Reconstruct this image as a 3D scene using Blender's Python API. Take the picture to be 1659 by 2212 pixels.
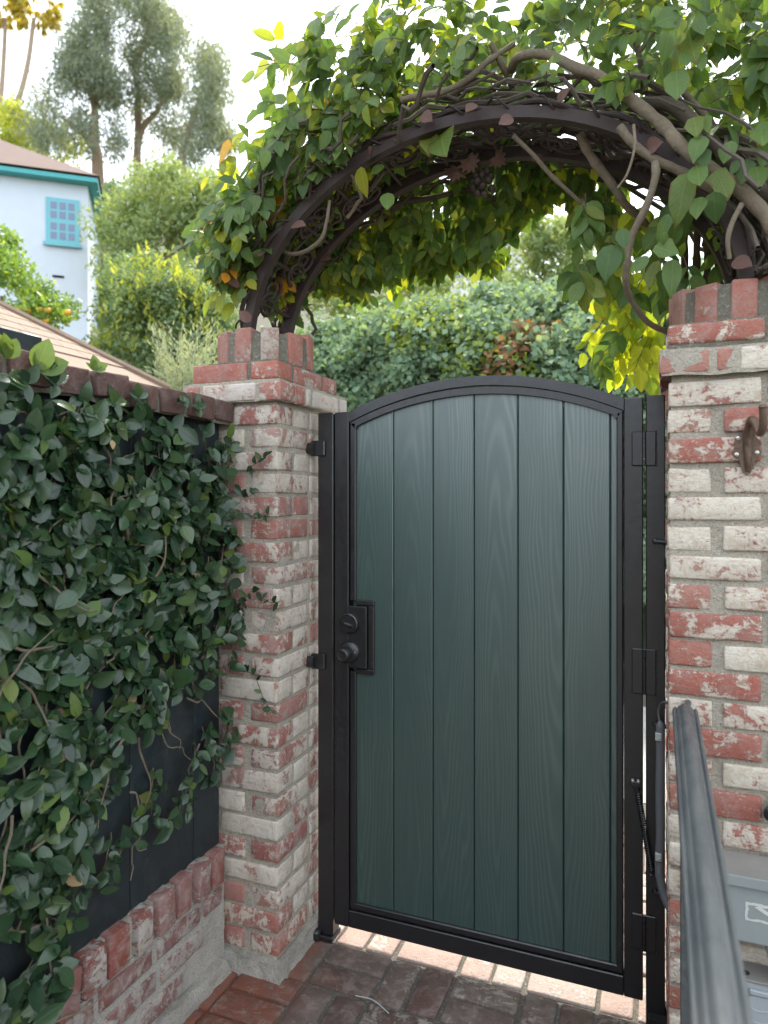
import bpy, math, random
import numpy as np
from mathutils import Vector, Matrix, noise
R = math.radians
random.seed(7); RNG = np.random.default_rng(7)
for o in list(bpy.data.objects): bpy.data.objects.remove(o)
scene = bpy.context.scene; COL = scene.collection

# ------------------------------------------------------------------ camera
YAW = math.atan(596 / 1500.); CH = 1.52
cam_d = bpy.data.cameras.new('camera'); cam = bpy.data.objects.new('camera', cam_d); COL.objects.link(cam)
cam.location = (0, 0, CH); cam.rotation_euler = (R(90), 0, YAW)
cam_d.sensor_fit = 'VERTICAL'; cam_d.sensor_height = 36; cam_d.lens = 1500 / 2212 * 36
cam_d.shift_y = -31 / 2212.; cam_d.clip_start = .05; cam_d.clip_end = 900
cam_d.dof.use_dof = True; cam_d.dof.focus_distance = 2.2; cam_d.dof.aperture_fstop = 3.1
scene.camera = cam
# ------------------------------------------------------------------ light
SUN_EL, SUN_AZ = 56, -14           # degrees; azimuth from +Y towards +X
w = bpy.data.worlds.new('World'); scene.world = w; w.use_nodes = True
wn = w.node_tree.nodes; wl = w.node_tree.links; wn.clear()
sky = wn.new('ShaderNodeTexSky'); sky.sky_type = 'NISHITA'; sky.sun_disc = False
sky.sun_elevation = R(SUN_EL); sky.sun_rotation = R(SUN_AZ); sky.dust_density = 3.0; sky.air_density = 1.0; sky.ozone_density = 1.0
tcw = wn.new('ShaderNodeTexCoord'); cl = wn.new('ShaderNodeTexNoise'); cl.inputs['Scale'].default_value = 2.2; cl.inputs['Detail'].default_value = 6; cl.inputs['Roughness'].default_value = .6
mpw = wn.new('ShaderNodeMapping'); mpw.inputs['Scale'].default_value = (1, 1, 2.2)
wl.new(tcw.outputs['Generated'], mpw.inputs['Vector']); wl.new(mpw.outputs['Vector'], cl.inputs['Vector'])
cr = wn.new('ShaderNodeMapRange'); cr.inputs['From Min'].default_value = .30; cr.inputs['From Max'].default_value = .62; cr.inputs['To Min'].default_value = .12; cr.inputs['To Max'].default_value = .95
wl.new(cl.outputs['Fac'], cr.inputs['Value'])
mxw = wn.new('ShaderNodeMix'); mxw.data_type = 'RGBA'; mxw.inputs['B'].default_value = (9.0, 9.6, 10.2, 1)
bg = wn.new('ShaderNodeBackground'); bg.inputs['Strength'].default_value = .1; wo = wn.new('ShaderNodeOutputWorld')
wl.new(cr.outputs['Result'], mxw.inputs['Factor']); wl.new(sky.outputs['Color'], mxw.inputs['A'])
wl.new(mxw.outputs['Result'], bg.inputs['Color']); wl.new(bg.outputs['Background'], wo.inputs['Surface'])
sun_d = bpy.data.lights.new('sun', 'SUN'); sun_d.energy = 2.0; sun_d.angle = R(5); sun_d.color = (1, .93, .82)
sun = bpy.data.objects.new('sun', sun_d); COL.objects.link(sun)
sdir = Vector((math.sin(R(SUN_AZ)) * math.cos(R(SUN_EL)), math.cos(R(SUN_AZ)) * math.cos(R(SUN_EL)), math.sin(R(SUN_EL))))
sun.rotation_euler = sdir.to_track_quat('Z', 'Y').to_euler(); sun.location = sdir * 30
vs = scene.view_settings; vs.view_transform = 'Standard'; vs.look = 'None'; vs.exposure = 1.85; vs.gamma = 1; vs.use_curve_mapping = False
scene.render.engine = 'CYCLES'
scene.cycles.max_bounces = 6; scene.cycles.diffuse_bounces = 3; scene.cycles.glossy_bounces = 2; scene.cycles.transmission_bounces = 3

# ------------------------------------------------------------------ helpers
SN, CS = math.sin(YAW), math.cos(YAW)
def P(x, y, Y=None, X=None, T=None):
    """sight line of a reference point -> the real point on the plane Y=.. / X=.. / at depth T"""
    u = (x - 830) / 1500.; v = (1075 - y) / 1500.
    r = Vector((-SN + u * CS, CS + u * SN, v))
    t = T if T is not None else (Y / r.y if Y is not None else X / r.x)
    return Vector((0, 0, CH)) + r * t
def link(name, me, m=None, parent=None):
    if m is not None and len(me.materials) == 0: me.materials.append(m)
    o = bpy.data.objects.new(name, me); COL.objects.link(o); o.parent = parent
    return o
def tag(o, label=None, cat=None, group=None, kind=None):
    if label: o['label'] = label
    if cat: o['category'] = cat
    if group: o['group'] = group
    if kind: o['kind'] = kind
    return o
def empty(name, loc=(0, 0, 0), label=None, cat=None, group=None):
    o = bpy.data.objects.new(name, None); o.location = loc; o.empty_display_size = .05; COL.objects.link(o)
    return tag(o, label, cat, group)

class MB:
    """collects shapes, links them as one mesh object; geometry is given in world space and stored relative to the parent"""
    def __init__(s): s.v = []; s.f = []
    def add(s, vs, fs):
        b = len(s.v); s.v += [tuple(p) for p in vs]; s.f += [tuple(i + b for i in f) for f in fs]; return s
    def box(s, x0, x1, y0, y1, z0, z1):
        return s.add([(x0, y0, z0), (x1, y0, z0), (x1, y1, z0), (x0, y1, z0), (x0, y0, z1), (x1, y0, z1), (x1, y1, z1), (x0, y1, z1)],
                     [(0, 3, 2, 1), (4, 5, 6, 7), (0, 1, 5, 4), (1, 2, 6, 5), (2, 3, 7, 6), (3, 0, 4, 7)])
    def bbox(s, x0, x1, y0, y1, z0, z1, b=.003):
        vs, fs = bevel_box(x1 - x0, y1 - y0, z1 - z0, b); c = ((x0 + x1) / 2, (y0 + y1) / 2, (z0 + z1) / 2)
        return s.add([(p[0] + c[0], p[1] + c[1], p[2] + c[2]) for p in vs], fs)
    def tube(s, pts, rad, n=8, cap=True):
        pts = [Vector(p) for p in pts]; m = len(pts)
        if not hasattr(rad, '__len__'): rad = [rad] * m
        t0 = (pts[1] - pts[0]).normalized(); up = Vector((0, 0, 1)) if abs(t0.z) < .9 else Vector((1, 0, 0))
        nx = t0.cross(up).normalized(); vs = []; fs = []
        for i in range(m):
            t = (pts[min(i + 1, m - 1)] - pts[max(i - 1, 0)])
            t = t.normalized() if t.length > 1e-9 else t0
            nx = (nx - t * nx.dot(t)); nx = nx.normalized() if nx.length > 1e-6 else t.orthogonal().normalized()
            ny = t.cross(nx)
            for k in range(n):
                a = 2 * math.pi * k / n; vs.append(pts[i] + (nx * math.cos(a) + ny * math.sin(a)) * rad[i])
        for i in range(m - 1):
            for k in range(n):
                k2 = (k + 1) % n; fs.append((i * n + k, i * n + k2, i * n + n + k2, i * n + n + k))
        if cap: fs.append(tuple(range(n - 1, -1, -1))); fs.append(tuple((m - 1) * n + k for k in range(n)))
        return s.add(vs, fs)
    def lathe(s, c, axis, prof, n=24):
        """prof: (radius, distance along axis)"""
        axis = Vector(axis).normalized(); e1 = axis.orthogonal().normalized(); e2 = axis.cross(e1); vs = []; fs = []; c = Vector(c)
        for r, h in prof:
            for k in range(n):
                a = 2 * math.pi * k / n; vs.append(c + axis * h + (e1 * math.cos(a) + e2 * math.sin(a)) * r)
        for i in range(len(prof) - 1):
            for k in range(n):
                k2 = (k + 1) % n; fs.append((i * n + k, i * n + k2, i * n + n + k2, i * n + n + k))
        fs.append(tuple(range(n - 1, -1, -1))); fs.append(tuple((len(prof) - 1) * n + k for k in range(n)))
        return s.add(vs, fs)
    def prism_xz(s, poly, y0, y1):
        n = len(poly); vs = [(x, y0, z) for x, z in poly] + [(x, y1, z) for x, z in poly]
        fs = [tuple(range(n)), tuple(range(2 * n - 1, n - 1, -1))] + [(i, n + i, n + (i + 1) % n, (i + 1) % n) for i in range(n)]
        return s.add(vs, fs)
    def strip_xz(s, outer, inner, y0, y1):
        """a band between two equally long polylines in the XZ plane, given depth y0..y1"""
        n = len(outer); vs = []
        for a, b in zip(outer, inner): vs += [(a[0], y0, a[1]), (b[0], y0, b[1]), (b[0], y1, b[1]), (a[0], y1, a[1])]
        fs = []
        for i in range(n - 1):
            for k in range(4):
                k2 = (k + 1) % 4; fs.append((4 * i + k, 4 * i + k2, 4 * i + 4 + k2, 4 * i + 4 + k))
        fs += [(3, 2, 1, 0), (4 * n - 4, 4 * n - 3, 4 * n - 2, 4 * n - 1)]
        return s.add(vs, fs)
    def build(s, name, m, parent=None, smooth=False):
        off = Vector((0, 0, 0)); q = parent
        while q is not None: off = off + q.location; q = q.parent
        me = bpy.data.meshes.new(name); me.from_pydata([(p[0] - off.x, p[1] - off.y, p[2] - off.z) for p in s.v], [], s.f)
        me.update()
        import bmesh
        bm = bmesh.new(); bm.from_mesh(me); bmesh.ops.recalc_face_normals(bm, faces=bm.faces); bm.to_mesh(me); bm.free()
        if smooth:
            me.polygons.foreach_set('use_smooth', [True] * len(me.polygons))
            if smooth != 'all':
                try: me.set_sharp_from_angle(angle=R(40))
                except Exception: pass
        return link(name, me, m, parent)

def bevel_box(sx, sy, sz, b, jit=0, rnd=None):
    hx, hy, hz = sx / 2, sy / 2, sz / 2; b = min(b, hx * .8, hy * .8, hz * .8); vs = []; idx = {}
    for ix in (-1, 1):
        for iy in (-1, 1):
            for iz in (-1, 1):
                for ax in range(3):
                    p = [ix * (hx - b), iy * (hy - b), iz * (hz - b)]; p[ax] = (ix * hx, iy * hy, iz * hz)[ax]
                    idx[(ix, iy, iz, ax)] = len(vs)
                    if jit: p = [q + rnd.uniform(-jit, jit) for q in p]
                    vs.append(tuple(p))
    I = lambda x, y, z, a: idx[(x, y, z, a)]; fs = []
    for sgn in (-1, 1):
        f = [I(sgn, -1, -1, 0), I(sgn, 1, -1, 0), I(sgn, 1, 1, 0), I(sgn, -1, 1, 0)]; fs.append(f if sgn > 0 else f[::-1])
        f = [I(-1, sgn, -1, 1), I(-1, sgn, 1, 1), I(1, sgn, 1, 1), I(1, sgn, -1, 1)]; fs.append(f if sgn > 0 else f[::-1])
        f = [I(-1, -1, sgn, 2), I(1, -1, sgn, 2), I(1, 1, sgn, 2), I(-1, 1, sgn, 2)]; fs.append(f if sgn > 0 else f[::-1])
    for a in (-1, 1):
        for c in (-1, 1):
            f = [I(a, c, -1, 0), I(a, c, 1, 0), I(a, c, 1, 1), I(a, c, -1, 1)]; fs.append(f if a * c < 0 else f[::-1])
            f = [I(a, -1, c, 0), I(a, 1, c, 0), I(a, 1, c, 2), I(a, -1, c, 2)]; fs.append(f if a * c > 0 else f[::-1])
            f = [I(-1, a, c, 1), I(1, a, c, 1), I(1, a, c, 2), I(-1, a, c, 2)]; fs.append(f if a * c < 0 else f[::-1])
            for e in (-1, 1):
                f = [I(a, c, e, 0), I(a, c, e, 1), I(a, c, e, 2)]; fs.append(f if a * c * e > 0 else f[::-1])
    return vs, fs

def worn_box(sx, sy, sz, b, amp, seed):
    """box with rounded, worn edges and an uneven surface"""
    def ticks(h, n):
        q = min(b, h * .6); return [-h, -h + q] + [(-h + q) + 2 * (h - q) * i / n for i in range(1, n)] + [h - q, h]
    hx, hy, hz = sx / 2, sy / 2, sz / 2; X, Y, Z = ticks(hx, 4 if sx > .15 else 2), ticks(hy, 4 if sy > .15 else 2), ticks(hz, 4 if sz > .3 else 2); vs = []; fs = []; idx = {}
    off = Vector((seed * 3.7, seed * 1.3, seed * 7.1))
    def vert(x, y, z):
        k = (round(x, 5), round(y, 5), round(z, 5))
        if k not in idx:
            p = Vector((x, y, z)); c = Vector((max(-hx + b, min(hx - b, x)), max(-hy + b, min(hy - b, y)), max(-hz + b, min(hz - b, z)))); d = p - c
            if d.length > 1e-7: p = c + d.normalized() * min(d.length, b)
            p = p + noise.noise_vector(p * 38 + off) * amp + noise.noise_vector(p * 95 + off) * amp * .7
            idx[k] = len(vs); vs.append(tuple(p))
        return idx[k]
    for A, B, mk in ((X, Z, lambda u, v, s_: (u, s_ * hy, v)), (Y, Z, lambda u, v, s_: (s_ * hx, u, v)), (X, Y, lambda u, v, s_: (u, v, s_ * hz))):
        for s_ in (-1, 1):
            for i in range(len(A) - 1):
                for j in range(len(B) - 1):
                    f = [vert(*mk(A[i], B[j], s_)), vert(*mk(A[i + 1], B[j], s_)), vert(*mk(A[i + 1], B[j + 1], s_)), vert(*mk(A[i], B[j + 1], s_))]
                    e1 = Vector(vs[f[1]]) - Vector(vs[f[0]]); e2 = Vector(vs[f[3]]) - Vector(vs[f[0]]); ctr = sum((Vector(vs[q]) for q in f), Vector())
                    fs.append(tuple(f) if e1.cross(e2).dot(Vector(mk(0, 0, s_))) > 0 else tuple(f[::-1]))
    return vs, fs
_bc = {}
def brick(parent, c, size, m, rot=(0, 0, 0), name='brick', bev=.006, jit=.0022):
    """one brick as an object of its own; alike sizes share a few worn meshes"""
    key = (round(size[0], 3), round(size[1], 3), round(size[2], 3), m.name, random.randrange(4))
    if key not in _bc:
        rr = random.Random(hash(key[:3]) + key[4])
        vs, fs = worn_box(*size, bev * rr.uniform(.5, 1.05), jit * .8, rr.uniform(0, 90))
        me = bpy.data.meshes.new(name); me.from_pydata(vs, [], fs); me.polygons.foreach_set('use_smooth', [True] * len(fs)); me.update(); me.materials.append(m); _bc[key] = me
    o = bpy.data.objects.new(name, _bc[key]); COL.objects.link(o); o.parent = parent
    off = Vector((0, 0, 0)); q = parent
    while q is not None: off = off + q.location; q = q.parent
    o.location = Vector(c) - off; o.rotation_euler = rot
    return o
def rough_box(name, m, parent, x0, x1, y0, y1, z0, z1, step=.02, amp=.004, taper=0., scale=25):
    """box with a lumpy, hand-trowelled surface"""
    mb = MB(); nx, ny, nz = [max(2, int((b - a) / step)) for a, b in ((x0, x1), (y0, y1), (z0, z1))]
    def pt(x, y, z):
        k = 1 - taper * (z - z0) / (z1 - z0); cx, cy = (x0 + x1) / 2, (y0 + y1) / 2
        p = Vector((cx + (x - cx) * k, cy + (y - cy) * k, z)); n = noise.noise_vector(p * scale) + noise.noise_vector(p * scale * .35) * 1.2
        return p + n * amp
    def grid(f, a, b):
        vs = [f(i / a, j / b) for i in range(a + 1) for j in range(b + 1)]
        mb.add(vs, [(i * (b + 1) + j, (i + 1) * (b + 1) + j, (i + 1) * (b + 1) + j + 1, i * (b + 1) + j + 1) for i in range(a) for j in range(b)])
    L = lambda a, b, t: a + (b - a) * t
    grid(lambda s, t: pt(L(x0, x1, s), y0, L(z0, z1, t)), nx, nz); grid(lambda s, t: pt(L(x0, x1, s), y1, L(z0, z1, t)), nx, nz)
    grid(lambda s, t: pt(x0, L(y0, y1, s), L(z0, z1, t)), ny, nz); grid(lambda s, t: pt(x1, L(y0, y1, s), L(z0, z1, t)), ny, nz)
    grid(lambda s, t: pt(L(x0, x1, s), L(y0, y1, t), z1), nx, ny)
    return mb.build(name, m, parent, smooth='all')

# ------------------------------------------------------------------ materials
class NT:
    def __init__(s, name):
        s.m = bpy.data.materials.new(name); s.m.use_nodes = True; s.t = s.m.node_tree; s.t.nodes.clear()
        s.out = s.t.nodes.new('ShaderNodeOutputMaterial')
    def n(s, typ, ins=None, **props):
        nd = s.t.nodes.new('ShaderNode' + typ)
        for k, v in props.items(): setattr(nd, k, v)
        for k, v in (ins or {}).items(): s.set(nd, k, v)
        return nd
    def set(s, nd, k, v):
        sock = nd.inputs[k]
        if isinstance(v, bpy.types.NodeSocket): s.t.links.new(v, sock)
        elif hasattr(v, '__len__') and sock.type == 'RGBA' and len(v) == 3: sock.default_value = (*v, 1)
        else: sock.default_value = v
    def math(s, op, a, b=0., c=0., clamp=False):
        nd = s.n('Math', operation=op, use_clamp=clamp); s.set(nd, 0, a); s.set(nd, 1, b); s.set(nd, 2, c); return nd.outputs[0]
    def mix(s, f, a, b, blend='MIX'):
        nd = s.n('Mix', data_type='RGBA', blend_type=blend); s.set(nd, 0, f); s.set(nd, 6, a); s.set(nd, 7, b); return nd.outputs[2]
    def noise(s, vec, scale, detail=4, rough=.5, dist=0.):
        return s.n('TexNoise', {'Vector': vec, 'Scale': scale, 'Detail': detail, 'Roughness': rough, 'Distortion': dist}).outputs['Fac']
    def ramp(s, v, a, b, lo=0., hi=1.):
        return s.n('MapRange', {'Value': v, 'From Min': a, 'From Max': b, 'To Min': lo, 'To Max': hi}, interpolation_type='SMOOTHSTEP').outputs[0]
    def coords(s, rand=True):
        """object coordinates moved by a random offset for each object"""
        tc = s.n('TexCoord').outputs['Object']
        if not rand: return tc, None
        r = s.n('ObjectInfo').outputs['Random']
        off = s.n('CombineXYZ', {0: s.math('MULTIPLY', r, 37.), 1: s.math('MULTIPLY', r, 91.), 2: s.math('MULTIPLY', r, 53.)}).outputs[0]
        return s.n('VectorMath', {0: tc, 1: off}, operation='ADD').outputs[0], r
    def bump(s, h, strength, dist=.004, normal=None):
        b = s.n('Bump', {'Height': h, 'Strength': strength, 'Distance': dist})
        if normal is not None: s.set(b, 'Normal', normal)
        return b.outputs[0]
    def pbr(s, col, rough=.8, normal=None, **kw):
        b = s.n('BsdfPrincipled', {'Base Color': col, 'Roughness': rough})
        for k, v in kw.items(): s.set(b, k.replace('_', ' '), v)
        if normal is not None: s.set(b, 'Normal', normal)
        s.t.links.new(b.outputs[0], s.out.inputs[0]); return s.m

def plain(name, col, rough=.6, var=.25, scale=30, bump=.15, metallic=0., spec=.5):
    t = NT(name); v, r = t.coords(); n1 = t.noise(v, scale, 6, .6); n2 = t.noise(v, scale * .2, 3)
    k = t.math('ADD', t.math('MULTIPLY', n1, var), t.math('MULTIPLY', n2, var)); k = t.math('ADD', k, 1 - var)
    c = t.mix(1., col, t.n('CombineColor', {0: k, 1: k, 2: k}).outputs[0], 'MULTIPLY')
    return t.pbr(c, t.math('ADD', t.math('MULTIPLY', n2, .2), rough - .1), t.bump(n1, bump), Metallic=metallic, Specular_IOR_Level=spec)

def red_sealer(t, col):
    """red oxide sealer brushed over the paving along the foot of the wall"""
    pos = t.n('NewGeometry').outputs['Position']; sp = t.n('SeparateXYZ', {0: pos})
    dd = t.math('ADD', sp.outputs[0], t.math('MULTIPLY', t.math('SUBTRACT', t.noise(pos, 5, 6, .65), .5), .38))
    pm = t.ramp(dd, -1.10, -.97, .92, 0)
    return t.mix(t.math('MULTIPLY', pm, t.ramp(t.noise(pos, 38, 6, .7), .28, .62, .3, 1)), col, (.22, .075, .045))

def brick_mat(name, reds, cov=(.2, .8), wash=((.69, .63, .51), (.71, .67, .58)), soil=.35, smear=.3, wscale=15., red_paint=False, stretch=(1, 1, 1)):
    t = NT(name); v, r = t.coords()
    v = t.n('VectorMath', {0: v, 1: stretch}, operation='MULTIPLY').outputs[0]
    r2 = t.math('FRACT', t.math('MULTIPLY', r, 17.37)); r3 = t.math('FRACT', t.math('MULTIPLY', r, 71.13))
    big = t.noise(v, 9, 3); mid = t.noise(v, wscale, 9, .68, .8); fine = t.noise(v, 110, 5, .7); grit = t.noise(v, 420, 3, .6)
    base = t.mix(r2, reds[0], reds[1]); base = t.mix(t.ramp(r3, .6, 1.), base, reds[2]); base = t.mix(t.ramp(big, .35, .75, 0, .55), base, reds[2])
    base = t.mix(t.ramp(fine, .45, .75, 0, .35), base, (.06, .035, .03))
    film = t.noise(t.n('VectorMath', {0: v, 1: (9., 9., 9.)}, operation='ADD').outputs[0], 22, 7, .7, .5)
    base = t.mix(t.math('MULTIPLY', t.ramp(film, .42, .72), smear), base, (.42, .36, .33))
    streak = t.noise(t.n('VectorMath', {0: v, 1: (.25, .25, 1.2)}, operation='MULTIPLY').outputs[0], 75, 6, .7, .6); chip = t.noise(v, 48, 6, .72, 1.2)
    m = t.math('ADD', t.math('MULTIPLY', mid, .52), t.math('MULTIPLY', streak, .20)); m = t.math('ADD', m, t.math('MULTIPLY', chip, .28))
    thr = t.math('ADD', .62 - cov[0] * .21, t.math('MULTIPLY', r, -(cov[1] - cov[0]) * .21))
    dm = t.math('SUBTRACT', m, thr); mask = t.math('ADD', t.math('MULTIPLY', t.ramp(dm, -.010, .018), .58), t.math('MULTIPLY', t.ramp(dm, -.05, .10), .38))
    mask = t.math('MULTIPLY', mask, t.ramp(t.noise(v, 230, 4, .7), .30, .44, .45, 1.)); mask = t.math('MAXIMUM', mask, t.math('MULTIPLY', t.ramp(t.noise(v, 150, 5, .75, 1.), .60, .68), .55))
    wcol = t.mix(t.noise(v, 30, 3), wash[0], wash[1]); wcol = t.mix(t.ramp(grit, .5, .75, 0, .3), wcol, (.33, .29, .24)); wcol = t.mix(t.ramp(t.noise(v, 24, 6, .7, 1.), .48, .66, 0, .55), wcol, (.50, .42, .28)); wcol = t.mix(t.ramp(streak, .53, .68, 0, .6), wcol, (.40, .30, .25))
    col = t.mix(mask, base, wcol)
    col = t.mix(t.ramp(t.noise(v, 6.5, 5, .6), .5, .8, 0, soil), col, (.075, .07, .055))
    if red_paint:
        col = red_sealer(t, col)
    h = t.math('ADD', t.math('MULTIPLY', fine, .6), t.math('MULTIPLY', mask, .25)); h = t.math('ADD', h, t.math('MULTIPLY', chip, .7))
    return t.pbr(col, t.ramp(mask, 0, 1, .78, .9), t.bump(h, .8, .007), Specular_IOR_Level=.3)

RED = ((.32, .078, .048), (.24, .06, .045), (.36, .15, .105))
M = {}
M['brick_right'] = brick_mat('painted_brick', ((.40, .125, .088), (.34, .11, .082), (.42, .20, .15)), (.3, 1.08), soil=.12, smear=.35)
M['brick_left'] = brick_mat('lime_smeared_brick', ((.37, .13, .095), (.32, .12, .10), (.40, .22, .18)), (.3, 1.0), ((.62, .56, .47), (.66, .62, .54)), soil=.2, smear=.7, stretch=(.8, .8, .6))
M['brick_cap'] = brick_mat('pink_cap_brick', ((.42, .13, .085), (.36, .12, .09), (.42, .22, .17)), (.3, 1.0), ((.55, .50, .44), (.64, .61, .56)), soil=.25, smear=.45)
M['brick_coping'] = brick_mat('dark_coping_brick', ((.115, .062, .052), (.14, .068, .054), (.095, .065, .058)), (-.2, .15), soil=.5, smear=.2)
M['brick_collar'] = brick_mat('pink_collar_brick', ((.40, .155, .115), (.34, .14, .11), (.40, .23, .185)), (-.1, .6), ((.45, .40, .34), (.5, .46, .4)), soil=.25, smear=.4)
M['paver_outer'] = brick_mat('sunlit_paver_brick', ((.40, .27, .22), (.36, .26, .22), (.44, .36, .31)), (.2, .7), ((.52, .47, .42), (.56, .52, .48)), soil=.1, smear=.3)  # pinkish pavers paled further; sunlight past the gate is put into the colour
M['brick_rowlock'] = brick_mat('red_rowlock_brick', ((.27, .075, .052), (.22, .07, .055), (.28, .14, .12)), (.1, .7), ((.45, .42, .38), (.5, .48, .44)), soil=.15, smear=.55)
M['brick_base'] = brick_mat('mortar_washed_brick', ((.22, .085, .07), (.20, .09, .08), (.24, .14, .12)), (.3, .75), ((.36, .33, .30), (.42, .40, .36)), soil=.25, smear=.9)
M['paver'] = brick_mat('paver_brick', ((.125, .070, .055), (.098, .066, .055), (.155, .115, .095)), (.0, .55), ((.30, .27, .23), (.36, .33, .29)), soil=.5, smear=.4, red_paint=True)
def mortar_mat(name, a, b, soil=.3, red=False):
    t = NT(name); v, r = t.coords(False); g = t.noise(v, 210, 5, .75); g2 = t.noise(v, 95, 5, .7); mid = t.noise(v, 34, 6, .7, .6); big = t.noise(v, 6, 5, .6)
    c = t.mix(mid, a, b); c = t.mix(t.ramp(g, .47, .66, 0, .6), c, (.15, .14, .115)); c = t.mix(t.ramp(g2, .52, .70, 0, .5), c, (.58, .56, .50)); c = t.mix(t.ramp(big, .47, .72, 0, soil), c, (.13, .125, .10))
    if red: c = red_sealer(t, c)
    return t.pbr(c, .95, t.bump(t.math('ADD', t.math('MULTIPLY', g, .6), t.math('ADD', g2, mid)), 1., .008), Specular_IOR_Level=.2)
M['mortar'] = mortar_mat('mortar', (.46, .41, .33), (.57, .52, .43), .2)
M['mortar_dark'] = mortar_mat('weathered_mortar', (.17, .165, .13), (.27, .25, .20), .5)
M['plinth'] = mortar_mat('rough_concrete', (.42, .39, .34), (.54, .51, .45), .4)
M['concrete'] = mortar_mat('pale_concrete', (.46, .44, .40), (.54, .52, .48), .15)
M['bed'] = mortar_mat('paving_mortar', (.12, .11, .095), (.18, .165, .14), .5, True)
t = NT('black_satin_metal'); v, r = t.coords(); n1 = t.noise(v, 60, 5, .6); n2 = t.noise(v, 9, 4)
sc_ = t.noise(v, 22, 7, .75, .8)
M['black'] = t.pbr(t.mix(t.ramp(sc_, .54, .74, 0, .45), t.mix(n2, (.008, .0085, .010), (.015, .015, .017)), (.042, .040, .038)), t.ramp(n1, .3, .7, .30, .46), t.bump(t.noise(v, 500, 2), .06, .002), Specular_IOR_Level=.75)
t = NT('grey_green_stained_wood'); v, r = t.coords()
tcO = t.n('TexCoord').outputs['Object']; so = t.n('SeparateXYZ', {0: tcO}); rB = t.math('FRACT', t.math('MULTIPLY', r, 23.71)); rC = t.math('FRACT', t.math('MULTIPLY', r, 7.13))
lowv = t.n('VectorMath', {0: v, 1: (1., 1., .16)}, operation='MULTIPLY').outputs[0]
wx = t.math('ADD', so.outputs[0], t.math('MULTIPLY', t.math('SUBTRACT', t.noise(lowv, 11, 2, .45), .5), .08)); wx = t.math('ADD', wx, t.math('MULTIPLY', t.math('SUBTRACT', rB, .5), .16))
wz = t.math('ADD', t.math('MULTIPLY', so.outputs[2], .055), t.math('MULTIPLY', t.math('SUBTRACT', rC, .5), .14)); wz = t.math('ADD', wz, t.math('MULTIPLY', t.math('SUBTRACT', t.noise(lowv, 5, 2, .5), .5), .05))
rad = t.math('SQRT', t.math('ADD', t.math('MULTIPLY', wx, wx), t.math('ADD', t.math('MULTIPLY', wz, wz), .0004)))
wv = t.math('ADD', t.math('MULTIPLY', t.math('SINE', t.math('MULTIPLY', rad, 720.)), .5), .5); wv = t.math('POWER', wv, 2.2)
fib = t.noise(t.n('VectorMath', {0: v, 1: (1., 1., .02)}, operation='MULTIPLY').outputs[0], 420, 3, .6); saw = t.noise(t.n('VectorMath', {0: v, 1: (.08, 1., 1.)}, operation='MULTIPLY').outputs[0], 190, 2)
vary = t.noise(lowv, 8, 3, .5); wv = t.math('MULTIPLY', wv, t.ramp(vary, .35, .65, .25, 1.))
knot = t.n('TexVoronoi', {'Vector': t.n('VectorMath', {0: v, 1: (1., 0., .30)}, operation='MULTIPLY').outputs[0], 'Scale': 2.6}, feature='F1').outputs['Distance']
kn = t.ramp(knot, .015, .075, 1, 0); rings = t.math('MULTIPLY', kn, t.math('SINE', t.math('MULTIPLY', knot, 520.)))
gr = t.math('ADD', t.math('MULTIPLY', wv, .34), t.math('MULTIPLY', fib, .42)); gr = t.math('ADD', gr, t.math('MULTIPLY', rings, .22)); gr = t.math('ADD', gr, t.math('MULTIPLY', vary, .45))
c = t.mix(t.ramp(gr, .25, .95), (.0105, .043, .037), (.0185, .063, .054)); c = t.mix(t.math('MULTIPLY', kn, .4), c, (.006, .014, .014))
c = t.mix(t.ramp(t.noise(v, 7, 6, .7, .5), .5, .75, 0, .22), c, (.060, .075, .068)); c = t.mix(t.ramp(t.noise(v, 130, 5, .8), .66, .74, 0, .25), c, (.10, .115, .11))
hh = t.math('ADD', gr, t.math('MULTIPLY', saw, .30))
M['gate_wood'] = t.pbr(c, t.ramp(gr, .2, 1., .52, .40), t.bump(hh, .16, .003), Specular_IOR_Level=.9, Coat_Weight=t.ramp(gr, .25, .95, .55, 1.), Coat_Roughness=.39, Coat_IOR=1.95)
t = NT('dark_blue_painted_board'); v, r = t.coords(); n1 = t.noise(v, 30, 6, .6); sc = t.noise(t.n('VectorMath', {0: v, 1: (1, 3, .6)}, operation='MULTIPLY').outputs[0], 90, 5, .75)
c = t.mix(n1, (.010, .018, .021), (.026, .037, .041)); c = t.mix(t.ramp(sc, .66, .76, 0, .5), c, (.20, .21, .20)); c = t.mix(t.ramp(t.noise(v, 5, 6, .7, .8), .48, .72, 0, .5), c, (.055, .058, .052))
M['board'] = t.pbr(c, t.ramp(n1, .3, .7, .38, .65), t.bump(t.math('ADD', n1, sc), .35), Specular_IOR_Level=.4)
M['iron'] = plain('rusty_brown_iron', (.042, .027, .025), .62, .5, 60, .5, .15)
M['iron_leaf'] = plain('rust_coated_leaf', (.12, .062, .048), .62, .5, 90, .5, .1)
M['hook'] = plain('bronze_cast_iron', (.13, .085, .06), .45, .5, 80, .6, .55)
M['screw'] = plain('bright_screw', (.55, .55, .52), .35, .2, 60, .1, .8)
M['bark'] = plain('grey_vine_bark', (.17, .135, .095), .85, .75, 85, 1.)
M['bark_dark'] = plain('dark_vine_bark', (.085, .068, .052), .9, .6, 60, .8)
M['twig'] = plain('brown_twig', (.15, .105, .075), .85, .5, 90, .4)
M['trunk'] = plain('eucalyptus_bark', (.34, .24, .17), .9, .5, 6, .5)
M['palm_trunk'] = plain('palm_bark', (.36, .27, .19), .9, .4, 5, .5)
M['rail'] = None
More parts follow.
